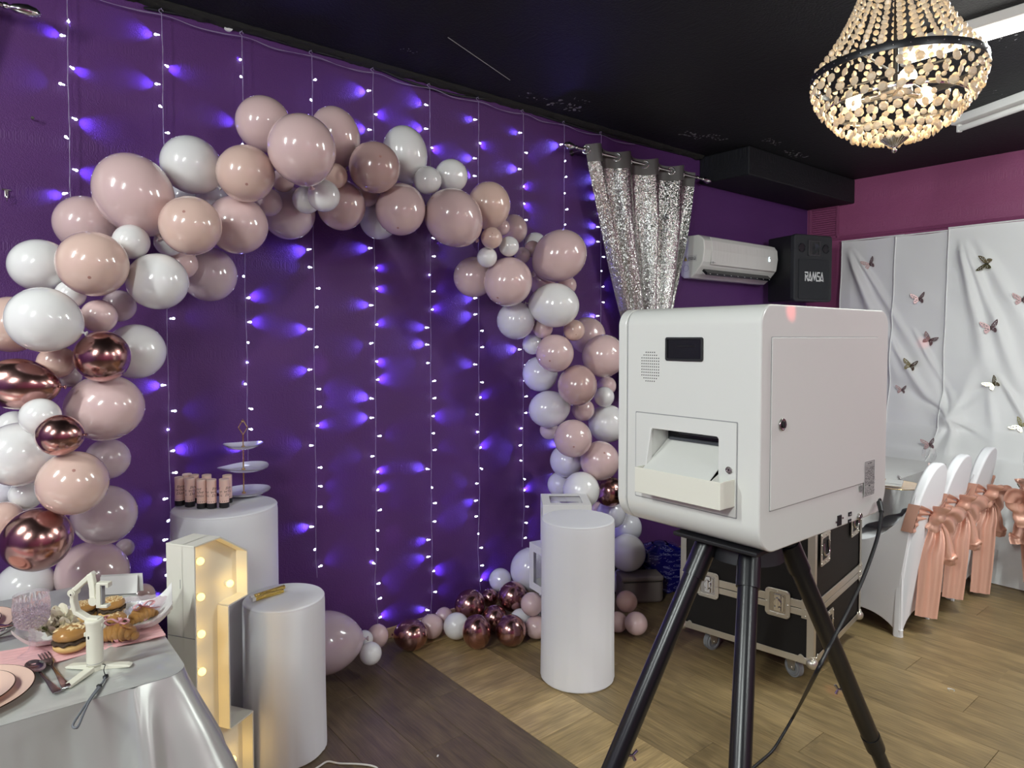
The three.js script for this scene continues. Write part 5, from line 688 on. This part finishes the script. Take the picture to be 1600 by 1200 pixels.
  const croissant = (px, py, L, turn2, label) => { const p = W(px, py, 0.012), c = thing('croissant', label, 'croissant', [p.x, TY + 0.0125, p.z], turn2, 'croissants tied with pink ribbon');
    const seg = 7, g = []; for (let i = 0; i < seg; i++) { const s = (i + 0.5) / seg - 0.5, R0 = L * 0.235 * (1 - pow(abs(s) * 1.9, 2)) + L * 0.045, bend = s * s * L * 0.5; g.push(mv(ball(R0, 0, 0, 0, 20, 14).scale(0.62, 0.85, 1), s * L, R0 * 0.8, bend, 0, -s * 1.0)); } part(c, 'crust', g, mBun); part(c, 'inner_layers', [-1, 0, 1].map((k) => mv(new THREE.TorusGeometry(L * 0.2, L * 0.012, 6, 28), k * L * 0.145, L * 0.17, abs(k) * 0.004, 0, PI / 2 - k * 0.3)), mBunP);
    part(c, 'ribbon', [mv(new THREE.CylinderGeometry(L * 0.247, L * 0.247, 0.01, 32, 1, true), 0, L * 0.2, 0, 0, 0, PI / 2), ...[-1, 1].map((s) => mv(ribbon([[0, 0, 0], [s * 0.016, 0.012, 0.006], [s * 0.03, 0.008, 0.012], [s * 0.02, -0.002, 0.008], [0, 0, 0]], () => 0.012, V(0, 0.3, 1), () => 0.0008), 0, L * 0.45, 0)), mv(ribbon([[0, 0, 0], [0.02, -0.006, 0.02], [0.045, -0.012, 0.02]], () => 0.009, V(0, 0.5, 1)), 0, L * 0.45, 0)], M({ color: [0.85, 0.48, 0.5], roughness: 0.35 }), 'pink satin ribbon'); };
  croissant(186, 999, 0.105, camTurn + 0.18, 'croissant tied with a pink ribbon at the front of the tray'); croissant(222, 969, 0.09, camTurn + 1.05, 'croissant tied with a pink ribbon at the right end of the tray'); croissant(183, 986, 0.07, camTurn - 0.4, 'croissant tied with a pink ribbon between the two others');
  const fp = W(88, 1002, 0.012), fl2 = thing('paper_flowers', 'cream paper flowers with twigs at the left end of the tray', 'flowers', [fp.x, TY + 0.0125, fp.z], camTurn), mPetal = M({ color: [0.88, 0.83, 0.66], roughness: 0.8 });
  const petal = (R0, i) => thick(sheet((u, v) => { const a = (u - 0.5) * 1.5, q = R0 * v; return V(q * sin(a), 0.7 * q + 0.35 * q * v * sin(u * 6 + i), q * cos(a) * (0.6 + 0.25 * N3(u * 5, v * 3, i))); }, 12, 8), 0.0006);
  [[0, 0.012, 0], [-0.024, 0.026, 0.004], [0.02, 0.03, -0.012], [0.006, 0.045, -0.02]].forEach(([x, y, z], k) => { const g = []; for (let i = 0; i < 6; i++) g.push(mv(petal(0.042, i + k * 3), x, y, z, 0, i * PI / 3 + k)); const b = part(fl2, 'bloom', g, mPetal); part(b, 'stamens', [0, 1, 2, 3, 4].map((i) => bar([x, y, z], [x + 0.006 * cos(i * 1.3), y + 0.024, z + 0.006 * sin(i * 1.3)], 0.0008, 5)), mBunP); });
  part(fl2, 'twig', [bar([0.002, 0.03, -0.01], [-0.02, 0.085, -0.02], 0.0035, 7), bar([0.0, 0.03, -0.01], [0.012, 0.07, -0.012], 0.002, 6)], M({ color: [0.35, 0.24, 0.12], roughness: 0.9 })); part(fl2, 'leaf', [mv(petal(0.03, 9), -0.012, 0.022, 0.008, 0, -0.8), mv(petal(0.024, 7), 0.02, 0.02, 0.012, 0, 0.9)], mLeafG);
}
{ // folded card and lace doilies behind the tray
  const p = onY(192, 936, TY), t = thing('menu_card', 'white folded card standing at the back of the near table', 'card', [p.x, TY + 0.001, p.z - 0.06], camTurn + 0.16);
  part(t, 'front_leaf', mv(box(0.115, 0.06, 0.0012, 0, 0.03, 0, 0.0004, 1), 0, 0, 0.008, -0.12), mWhite); part(t, 'rear_leaf', mv(box(0.128, 0.063, 0.0012, 0.006, 0.0315, 0, 0.0004, 1), 0, 0, -0.012, 0.1), mWhite);
  [[218, 952, 'round clear glass dish standing at the back rim of the tray, left of two'], [236, 955, 'round clear glass dish standing at the back rim of the tray, right of two']].forEach(([px, py, l], i) => { const q = onY(px, py, TY + 0.04), d = thing('glass_dish', l, 'dish', [q.x - 0.012, TY + 0.002, q.z - 0.07], camTurn); part(d, 'fluted_bowl', thick(sheet((u, v) => { const a = u * 2 * PI, e = v * 0.034 * (1 + 0.05 * sin(a * 14)); return V(e * cos(a), 0.002 + 0.03 * v * v + 0.001 * sin(a * 28) * v, -e * sin(a)); }, 112, 10), -0.0015), M({ color: [0.93, 0.92, 0.98], roughness: 0.06, transmission: 0.75, thickness: 0 })); });
}

// ---------------------------------------------------------------- far dining table with its chairs
{
  const x0 = 3.76, x1 = 5.14, z0 = 0.75, z1 = 1.5, Y = 0.745, t = thing('dining_table', 'far dining table under a white cloth by the cloth panels', 'table', [(x0 + x1) / 2, 0, (z0 + z1) / 2]);
  part(t, 'table_top', box(x1 - x0 - 0.02, 0.028, z1 - z0 - 0.02, 0, Y - 0.02, 0, 0.01), mGrey); for (const sx of [-1, 1]) for (const sz of [-1, 1]) { const l = part(t, 'leg', cyl(0.015, 0.015, Y - 0.04, sx * (x1 - x0 - 0.08) / 2, (Y - 0.04) / 2, sz * (z1 - z0 - 0.08) / 2, 16), mRubber); part(l, 'foot_cap', cyl(0.018, 0.018, 0.03, sx * (x1 - x0 - 0.08) / 2, 0.0155, sz * (z1 - z0 - 0.08) / 2, 16), mBlack); }
  const sk = (u, v) => { const p = u * 4, s = floor(min(3.999, p)), f = p - s, W = x1 - x0 + 0.012, D = z1 - z0 + 0.012, c = [[W / 2, -D / 2], [W / 2, D / 2], [-W / 2, D / 2], [-W / 2, -D / 2], [W / 2, -D / 2]], a = c[s], b = c[s + 1], cor = 1 - min(1, min(f, 1 - f) * 24), x = a[0] + (b[0] - a[0]) * f, z = a[1] + (b[1] - a[1]) * f, n = [[1, 0], [0, 1], [-1, 0], [0, -1]][s], off = (0.012 * sin(f * 34 + s) + 0.01 * N3(x * 7, z * 7, 1) + 0.02 * cor) * v + 0.006; return V(x + n[0] * off, Y + 0.001 - 0.2 * v - 0.3 * cor * v, z + n[1] * off); };
  const g = [sheet((u, v) => { const e = sk(u, 0), q = e.lerp(V(0, Y + 0.001, 0), v); q.y = Y + 0.002 + 0.001 * N3(q.x * 9, q.z * 9, 3) * min(1, v * 8); return q; }, 160, 16), thick(sheet(sk, 200, 20), 0.0015)];
  const cl = single('tablecloth', g, mCloth, 'white cloth on the far dining table', 'tablecloth'); cl.position.copy(t.position);
  const gz = thick(sheet((u, v) => V(x0 + 0.02 + (x1 - x0 - 0.04) * u, Y + 0.006 + 0.004 * abs(N3(u * 22, v * 9, 1)), 0.9 + 0.24 * v + 0.02 * N3(u * 6, v, 4)), 120, 20), 0.001); single('table_runner', gz, M({ color: [0.55, 0.3, 0.28], roughness: 0.8 }), 'dusty pink gauze runner on the far dining table', 'runner');
  const plate = (px, py, label) => { const p = onY(px, py, Y + 0.02), q = thing('plate', label, 'plate', [p.x, Y + 0.004, p.z], 0); part(q, 'dish', lathe([[0.001, 0.002], [0.09, 0.002], [0.142, 0.015], [0.147, 0.017], [0.143, 0.019], [0.09, 0.006], [0.001, 0.006]], 56), M({ color: [0.8, 0.6, 0.42], roughness: 0.25, clearcoat: 0.6 })); part(q, 'rim', mv(new THREE.TorusGeometry(0.146, 0.0022, 6, 64), 0, 0.0175, 0, PI / 2), mGold); const n = thing('napkin', 'folded grey white napkin on the far pink plate', 'napkin', [p.x, Y + 0.0225, p.z], 0.3); part(n, 'cloth_fold', [box(0.17, 0.008, 0.09, 0, 0.005, 0, 0.003), box(0.12, 0.006, 0.085, 0.01, 0.012, 0, 0.003)], mCloth); };
  plate(1396, 757, 'peach charger plate on the far table beside the nearest covered chair');
  const fp = onY(1395, 752, Y), f = thing('flower_posy', 'posy of peach hydrangea flowers on the far table beside the photo booth', 'flowers', [4.22, Y + 0.008, 1.02]); const rr = rng(8), tone = [[0.8, 0.52, 0.32], [0.75, 0.44, 0.32], [0.82, 0.6, 0.42]].map((c) => M({ color: c, roughness: 0.7 }));
  part(f, 'vase', lathe([[0.001, 0], [0.035, 0], [0.045, 0.03], [0.03, 0.06], [0.035, 0.075]], 24), M({ color: [0.8, 0.7, 0.68], roughness: 0.2, transmission: 0.5 }));
  const one = () => merge([0, 1, 2, 3].map((i) => mv(new THREE.SphereGeometry(0.012, 8, 5).scale(1, 0.25, 0.8), 0.012 * cos(i * PI / 2), 0, 0.012 * sin(i * PI / 2), 0.4 * sin(i), i * PI / 2))); const fg = one();
  for (let i = 0; i < 46; i++) { const a = rr() * 2 * PI, b = Math.acos(1 - 1.35 * rr()), R0 = 0.07, m = part(f, 'floret', fg, tone[i % 3]); m.position.set(R0 * sin(b) * cos(a) * 1.15, 0.095 + R0 * cos(b) * 0.95, R0 * sin(b) * sin(a) * 1.1); m.quaternion.setFromUnitVectors(V(0, 1, 0), m.position.clone().sub(V(0, 0.095, 0)).normalize()); m.scale.setScalar(0.9 + 0.5 * rr()); }
  const wg = (px, py, label, h = 0.19) => { const p = onY(px, py, Y), q = thing('wine_glass', label, 'glass', [p.x, Y + 0.006, p.z]); part(q, 'glass', lathe([[0.001, 0], [0.034, 0.001], [0.034, 0.003], [0.006, 0.01], [0.0045, h * 0.42], [0.014, h * 0.47], [0.036, h * 0.58], [0.042, h * 0.75], [0.038, h], [0.0365, h], [0.04, h * 0.75], [0.034, h * 0.6], [0.001, h * 0.49]], 40), mPane); };
  wg(1451, 742, 'clear cut glass on the far table in front of the cloth panel', 0.16); wg(1371, 722, 'clear glass behind the posy on the far table', 0.2); 
  const np = onY(1447, 742, Y), n2 = thing('napkin', 'pale pink napkin standing beside the clear cut glass', 'napkin', [np.x - 0.03, Y + 0.006, np.z + 0.02], 0.4); part(n2, 'cloth_fold', [mv(ext(shape([[-0.03, 0], [0.03, 0], [0.012, 0.075], [-0.018, 0.06]]), 0.012, 0.003), 0, 0, 0)], M({ color: [0.85, 0.65, 0.62], roughness: 0.7 }));
  const ck = onY(1407, 750, Y), kf = thing('knife', 'dark knife lying on the far table near the plate', 'cutlery', [ck.x, Y + 0.007, ck.z], 0.5); part(kf, 'blade', box(0.1, 0.002, 0.014, -0.05, 0.002, 0, 0.001), mSteel); part(kf, 'handle', box(0.085, 0.006, 0.012, 0.042, 0.003, 0, 0.0025), mSteel);
  const sd = onY(1336, 773, Y), dish = thing('glass_dish', 'small clear dish at the near corner of the far table', 'dish', [sd.x + 0.12, Y + 0.004, sd.z - 0.12]); part(dish, 'bowl', lathe([[0.001, 0], [0.03, 0.001], [0.045, 0.02], [0.0435, 0.021], [0.028, 0.004], [0.001, 0.003]], 32), mPane);
}
const CH = { w: 0.19, d: 0.2, seat: 0.465, top: 0.93 };
function chair(x, z, turn, label, sashLabel, low) {
  // local: the chair faces -z, its back is at +z
  const t = thing('covered_chair', label, 'chair', [x, 0, z], turn, 'banquet chairs in white stretch covers'), { w, d, seat, top } = CH;
  const hem = (a, b, h) => [[b, 0], [b * 0.985 + a * 0.015, 0.012], [(a + b) / 2 + (b - a) * 0.28, h * 0.92, (a + b) / 2, h], [(a + b) / 2 - (b - a) * 0.28, h * 0.92, a, 0.004]];
  // rear panel up to the rounded back
  const o = new THREE.Shape(); o.moveTo(-w - 0.012, 0.0); o.lineTo(-w + 0.004, 0.3); o.lineTo(-w + 0.006, 0.6); o.bezierCurveTo(-w + 0.006, 0.8, -0.12, top, 0, top); o.bezierCurveTo(0.12, top, w - 0.006, 0.8, w - 0.006, 0.6); o.lineTo(w - 0.004, 0.3); o.lineTo(w + 0.012, 0); o.lineTo(w - 0.012, 0.006); o.bezierCurveTo(w - 0.08, 0.125, -w + 0.08, 0.125, -w + 0.012, 0.006); o.closePath();
  part(t, 'back_cover', mv(ext(o, 0.042, 0.012, 4, 28), 0, 0, d - 0.042), mSpandex);
  const side = new THREE.Shape(); side.moveTo(-d - 0.012, 0); side.lineTo(-d + 0.004, seat - 0.02); side.quadraticCurveTo(-d + 0.006, seat, -d + 0.03, seat); side.bezierCurveTo(0.02, seat - 0.005, d - 0.06, seat + 0.06, d - 0.02, 0.78); side.lineTo(d - 0.01, 0.3); side.lineTo(d + 0.006, 0); side.lineTo(d - 0.018, 0.006); side.bezierCurveTo(d - 0.1, 0.13, -d + 0.08, 0.13, -d + 0.01, 0.006); side.closePath();
  for (const s of [-1, 1]) part(t, 'side_cover', mv(ext(side, 0.012, 0.004, 2, 24), s * (w - 0.008) + 0.006, 0, 0, 0, -PI / 2).applyMatrix4(new THREE.Matrix4().makeTranslation(0, 0, 0)), mSpandex);
  const fr = new THREE.Shape(); fr.moveTo(-w - 0.008, 0); fr.lineTo(-w, seat - 0.01); fr.lineTo(w, seat - 0.01); fr.lineTo(w + 0.008, 0); fr.lineTo(w - 0.014, 0.006); fr.bezierCurveTo(w - 0.09, 0.13, -w + 0.09, 0.13, -w + 0.014, 0.006); fr.closePath(); part(t, 'front_cover', mv(ext(fr, 0.012, 0.004), 0, 0, -d - 0.002), mSpandex);
  part(t, 'seat_cover', sheet((u, v) => { const a = (u - 0.5) * 2, b = (v - 0.5) * 2, e = (1 - pow(abs(a), 4)) * (1 - pow(abs(b), 4)); return V(a * (w - 0.006), seat - 0.012 + 0.024 * e, -b * (d - 0.01)); }, 24, 24), mSpandex);
  part(t, 'edge_seam', [tube([[-w - 0.006, 0.01, d - 0.002], [-w + 0.005, 0.3, d - 0.006], [-w + 0.006, 0.6, d - 0.008]], 0.003, 20, 6), tube([[w + 0.006, 0.01, d - 0.002], [w - 0.005, 0.3, d - 0.006], [w - 0.006, 0.6, d - 0.008]], 0.003, 20, 6)], mSpandex);
  for (const sx of [-1, 1]) for (const sz of [-1, 1]) part(t, 'foot_pocket', mv(cyl(0.014, 0.011, 0.04, 0, 0, 0, 12), sx * (w - 0.002), 0.0205, sz > 0 ? d - 0.006 : -d - 0.001), mSpandex);
  const lean = (o) => { for (const m of o.children) { m.geometry = m.geometry.clone(); const p = m.geometry.attributes.position; for (let i = 0; i < p.count; i++) p.setZ(i, p.getZ(i) + max(0, p.getY(i) - 0.44) * 0.24 * max(0, min(1, (p.getZ(i) + d) / (2 * d)))); } }; lean(t); // the back reclines
  if (!sashLabel) return t;
  const s = thing('satin_sash', sashLabel, 'sash', [x, 0, z], turn, 'rose satin sashes tied round the chair backs'), y = 0.63, r = rng(floor(x * 100)), zb = d + 0.004;
  const bandW = (v) => 0.045 + 0.11 * pow(abs(v - 0.5) * 2, 0.8);
  part(s, 'band', [thick(sheet((u, v) => { const q = (v - 0.5) * 2, ww = bandW(v), xx = q * (w - 0.003), k = (u - 0.5) * ww; return V(xx, y + 0.02 * abs(q) + k, zb + 0.006 + 0.016 * (1 - q * q) + 0.006 * cos((u - 0.5) * 26) * (1 - abs(q) * 0.6)); }, 28, 48), 0.002), ...[-1, 1].map((m) => thick(sheet((u, v) => V(m * (w - 0.0015 + 0.002 * sin(v * PI)), y + 0.02 + (u - 0.5) * 0.152, d - 0.046 + v * 0.056), 12, 8), 0.002))], mRose);
  part(s, 'knot', mv(toCreasedNormals(ball(0.034, 0, 0, 0, 20, 14).scale(0.9, 1.1, 0.75), 1.2), 0, y, zb + 0.036), mRose);
  // loops: the cloth stands on edge and droops; tails: broad, turned out from the chair
  for (const m of [-1, 1]) { const dr = m > 0 ? 0.075 : -0.02, ln = m > 0 ? 0.2 : 0.1; part(s, 'bow_loop', ribbon([[m * 0.004, y, zb + 0.034], [m * ln * 0.45, y + 0.02 - dr * 0.2, zb + 0.085], [m * ln * 0.9, y - dr * 0.75, zb + 0.1], [m * ln, y - dr, zb + 0.07], [m * ln * 0.8, y - dr * 0.9, zb + 0.035], [m * 0.008, y - 0.004, zb + 0.03]], (v) => 0.035 + 0.12 * pow(sin(v * PI), 0.75), V(0.25 * m, 1, 0.25), (v) => 0.007 * sin(v * PI), 2.2, 50, 16), mRose); }
  const ax = V(0.55, 0, 0.83), tails = [[-0.05, low ? 0.03 : 0.1, 0.09, 0], [0.07, 0.36, 0.1, 1]];
  for (const [dx, y1, ww, k] of tails) part(s, 'tail', ribbon([[dx * 0.1, y - 0.01, zb + 0.04], [dx * 0.6, y - 0.1, zb + 0.075], [dx, y - 0.22, zb + 0.085 + 0.02 * k], [dx * 1.15, (y - 0.22 + y1) / 2, zb + 0.08 + 0.03 * k], [dx * 1.3, y1, zb + 0.07 + 0.03 * k]], (v) => 0.04 + ww * min(1, v * 2.4) * (1 - 0.25 * v), k ? V(0.75, -0.3, 0.65) : ax, (v) => 0.014 * (1 - 0.7 * v), 2.2, 40, 22), mRose);
  for (const m of s.children) { const p = m.geometry.attributes.position; for (let i = 0; i < p.count; i++) p.setZ(i, p.getZ(i) + max(0, p.getY(i) - 0.44) * 0.24); }
  return t;
}
chair(4.045, 1.535, 0, 'white covered chair with rose satin bow, nearest to the photo booth', 'rose satin sash on the covered chair nearest the photo booth');
chair(4.455, 1.53, 0, 'white covered chair with rose satin bow, middle of the three', 'rose satin sash on the middle covered chair, its loop hanging sideways');
chair(4.88, 1.54, 0.03, 'white covered chair with rose satin bow, farthest from the photo booth', 'rose satin sash on the covered chair beside the cloth panels, its tail reaching the floor', true);
chair(5.0, 2.3, PI, 'white covered chair just entering at the right edge of the picture', 'rose satin sash tail hanging at the right edge of the picture');
{ const p = onY(1345, 833, 0.5), t = thing('gold_rope', 'gold twisted tassel cord lying on the seat under the booth corner', 'cord', [3.99, 0.482, 1.43], 0.5); const a = [], b = []; for (let i = 0; i <= 30; i++) { const s = i / 30; a.push([(s - 0.5) * 0.2, 0.007 + 0.005 * sin(s * 40), 0.005 * cos(s * 40)]); b.push([(s - 0.5) * 0.2, 0.007 - 0.005 * sin(s * 40), -0.005 * cos(s * 40)]); } part(t, 'strand', tube(a, 0.0055, 120, 7), mGold); part(t, 'strand', tube(b, 0.0055, 120, 7), mGold); }

// ---------------------------------------------------------------- chandelier
{
  const c = V(2.36, 0, 2.24), yR = 2.455, rR = 0.252, yF = 2.2, t = thing('chandelier', 'crystal basket chandelier with dark ring and lit bulbs hanging from the black ceiling', 'chandelier', [c.x, 0, c.z]);
  const mCr = M({ color: [0.92, 0.82, 0.64], roughness: 0.3, transmission: 0.35, thickness: 0, flatShading: true, clearcoat: 0.6, clearcoatRoughness: 0.08 }), mRing = M({ color: [0.03, 0.03, 0.033], roughness: 0.35, metalness: 0.5 });
  part(t, 'ceiling_rose', lathe([[0.001, CEIL - 0.03], [0.03, CEIL - 0.03], [0.05, CEIL - 0.012], [0.055, CEIL]], 32), mRing);
  part(t, 'stem', bar([0, yR - 0.06, 0], [0, CEIL - 0.02, 0], 0.0075, 14), mRing);
  const band = (r, y, h, th) => lathe([[r - th, y], [r, y], [r, y + h], [r - th, y + h], [r - th, y]], 96);
  const ring = part(t, 'ring', [band(rR, yR - 0.011, 0.022, 0.004), bar([-rR, yR, 0], [rR, yR, 0], 0.004, 8), bar([0, yR, -rR], [0, yR, rR], 0.004, 8)], mRing, 'dark metal ring');
  const rv = []; for (let i = 0; i < 36; i++) rv.push(ball(0.0026, rR * cos(i / 36 * 2 * PI), yR, rR * sin(i / 36 * 2 * PI), 6, 5)); part(ring, 'rivets', rv, mChrome).userData.kind = 'stuff';
  part(t, 'inner_ring', band(0.205, yR - 0.105, 0.014, 0.003), mChrome); part(t, 'crown_ring', band(0.075, CEIL - 0.11, 0.02, 0.004), mRing);
  const oct = (r, th) => { const g = new THREE.CylinderGeometry(r * 0.55, r, th / 2, 8).translate(0, th / 4, 0), h = new THREE.CylinderGeometry(r, r * 0.55, th / 2, 8).translate(0, -th / 4, 0); return merge([g, h]).rotateX(PI / 2); };
  const small = oct(0.0098, 0.007), mid = oct(0.0145, 0.009), bead = oct(0.0075, 0.007), r = rng(14);
  // upper strands: from the crown to the ring in a sagging line
  const NS = 30; for (let i = 0; i < NS; i++) { const a = i / NS * 2 * PI, l = [], n = 23; for (let k = 0; k < n; k++) { const s = (k + 0.5) / n, y = CEIL - 0.1 + (yR + 0.012 - CEIL + 0.1) * s, q = 0.078 + (rR - 0.008 - 0.078) * pow(s, 2.1) + 0.006 * s, g = small.clone(); g.rotateZ(r() * 3).rotateX(0.5 * (r() - 0.5)).rotateY(-a + PI / 2 + 1.4 * (r() - 0.5)); g.translate(q * cos(a), y, q * sin(a)); l.push(g); } part(t, 'crystal_strand', l, mCr); }
  // the basket below the ring: separate crystals row by row
  const rows = [[0.04, 0.247, 30, mid], [0.072, 0.236, 30, mid], [0.1, 0.22, 28, mid], [0.127, 0.2, 28, small], [0.15, 0.178, 30, mid], [0.17, 0.152, 28, small], [0.187, 0.125, 26, mid], [0.2, 0.098, 22, small], [0.211, 0.07, 18, small]];
  let ci = 0; for (const [dy, q, n, g] of rows) for (let i = 0; i < n; i++) { const a = (i + (dy * 100 % 2 > 1 ? 0.5 : 0)) / n * 2 * PI; const m = part(t, 'crystal', g, mCr); m.position.set(q * cos(a), yR - dy + 0.006 * (r() - 0.5), q * sin(a)); m.rotation.set(0.5 * (r() - 0.5), -a + PI / 2 + 1.2 * (r() - 0.5), r()); ci++; }
  const beads = []; for (let j = 0; j < 4; j++) for (let i = 0; i < 30; i++) { const a = (i + 0.5) / 30 * 2 * PI, dy = [0.02, 0.056, 0.087, 0.139][j], q = [0.25, 0.242, 0.229, 0.19][j], b = bead.clone(); b.rotateY(-a + r()); b.translate(q * cos(a), yR - dy, q * sin(a)); beads.push(b); } part(t, 'bead_links', beads, mCr).userData.kind = 'stuff';
  part(t, 'finial', lathe([[0.001, yF - 0.0], [0.007, yF + 0.004], [0.008, yF + 0.012], [0.004, yF + 0.018], [0.009, yF + 0.022], [0.022, yF + 0.03], [0.04, yF + 0.045], [0.043, yF + 0.05], [0.001, yF + 0.052]], 32), mSteel); const fl = []; for (let i = 0; i < 24; i++) { const a = i / 24 * 2 * PI; fl.push(bar([0.01 * cos(a), yF + 0.0225, 0.01 * sin(a)], [0.041 * cos(a), yF + 0.046, 0.041 * sin(a)], 0.0018, 5)); } part(t, 'finial_flutes', fl, mChrome);
  part(t, 'lamp_plate', [cyl(0.05, 0.05, 0.012, 0, yR - 0.06, 0, 28), ...[0, 1, 2].map((i) => bar([0, yR - 0.06, 0], [0.1 * cos(i * 2.1 + 0.4), yR - 0.06, 0.1 * sin(i * 2.1 + 0.4)], 0.012, 14))], mSteel);
  for (let i = 0; i < 3; i++) { const a = i * 2.1 + 0.4, x = 0.125 * cos(a), z = 0.125 * sin(a); part(t, 'lamp_bulb', mv(ball(0.0255, 0, 0, 0, 20, 14).scale(1, 1.15, 1), x, yR - 0.058, z), mLampBulb); const l = new THREE.PointLight(new THREE.Color().setRGB(1, 0.78, 0.5), CHANDELIER_CD); l.name = 'chandelier_lamp'; l.shadow.radius = 1; l.castShadow = true; l.position.set(c.x + x, yR - 0.058, c.z + z); scene.add(l); }
}

// ---------------------------------------------------------------- small things on the floor
{
  const p = onY(1485, 1078, 0.002), a = thing('paper_curl', 'tiny white paper curl on the wooden floor', 'paper scrap', [p.x, 0.0025, p.z]); part(a, 'curl', ribbon([[-0.012, 0.001, 0], [0, 0.002, -0.012], [0.012, 0.001, 0.002], [0.006, 0.002, 0.016], [-0.004, 0.001, 0.016]], () => 0.004, V(0, 1, 0)), mWhite);
  const q = onY(684, 1181, 0.002), b = thing('paper_curl', 'tiny cream scrap on the dark floor boards', 'paper scrap', [q.x, 0.0005, q.z], 0.7); part(b, 'scrap', box(0.012, 0.003, 0.006, 0, 0.0016, 0, 0.001), mWhite);
  const w = (px, py) => { const s = onY(px, py, 0.004); return [s.x, 0.0042, s.z]; };
  const c = thing('white_cable', 'white cable lying on the dark floor beside the short pedestal', 'cable'); part(c, 'cord', tube([w(430, 1235), w(470, 1215), w(498, 1198), w(512, 1190), w(530, 1193), w(560, 1194), w(582, 1197), w(592, 1204), w(600, 1230)], 0.0035, 60, 8), mWhite);
}
{ // party light that throws the red and violet dots
  const o = V(0.5, 2.78, 4.9), t = thing('party_light', 'small party light projector on the ceiling behind the photo booth', 'party light', [o.x, 0, o.z]);
  part(t, 'ceiling_clamp', bar([0, CEIL, 0], [0, o.y + 0.05, 0], 0.012, 12), mBlack); part(t, 'housing', box(0.14, 0.1, 0.12, 0, o.y, 0.02, 0.012, 3), mBlack);
  const reds = new THREE.Color().setRGB(1, 0.12, 0.12), viol = new THREE.Color().setRGB(0.55, 0.25, 1);
  for (const [q, c, r, cd] of [[onZ(1236, 487, 2.277), reds, 0.022, 14], [onY(1303, 1080, 0), reds, 0.03, 16], [onX(1443, 536, 6.04), reds, 0.012, 20], [onZ(497, 570, 0), viol, 0.05, 12], [onZ(614, 835, 0), viol, 0.05, 10]]) { const d = q.clone().sub(o), n = d.clone().normalize(), s = o.clone().addScaledVector(n, 0.12), m = part(t, 'lens', ball(0.006, s.x - o.x, s.y, s.z - o.z, 10, 8), M({ color: [c.r, c.g, c.b], emissive: [c.r, c.g, c.b], emissiveIntensity: 3 })); const l = new THREE.SpotLight(c, cd * 2, 0, Math.atan(r * 1.4 / d.length()), 0.8); l.name = 'party_beam'; l.shadow.radius = 0.2; l.position.copy(s); l.target.position.copy(q); scene.add(l, l.target); }
}
renderer.render(scene, camera);
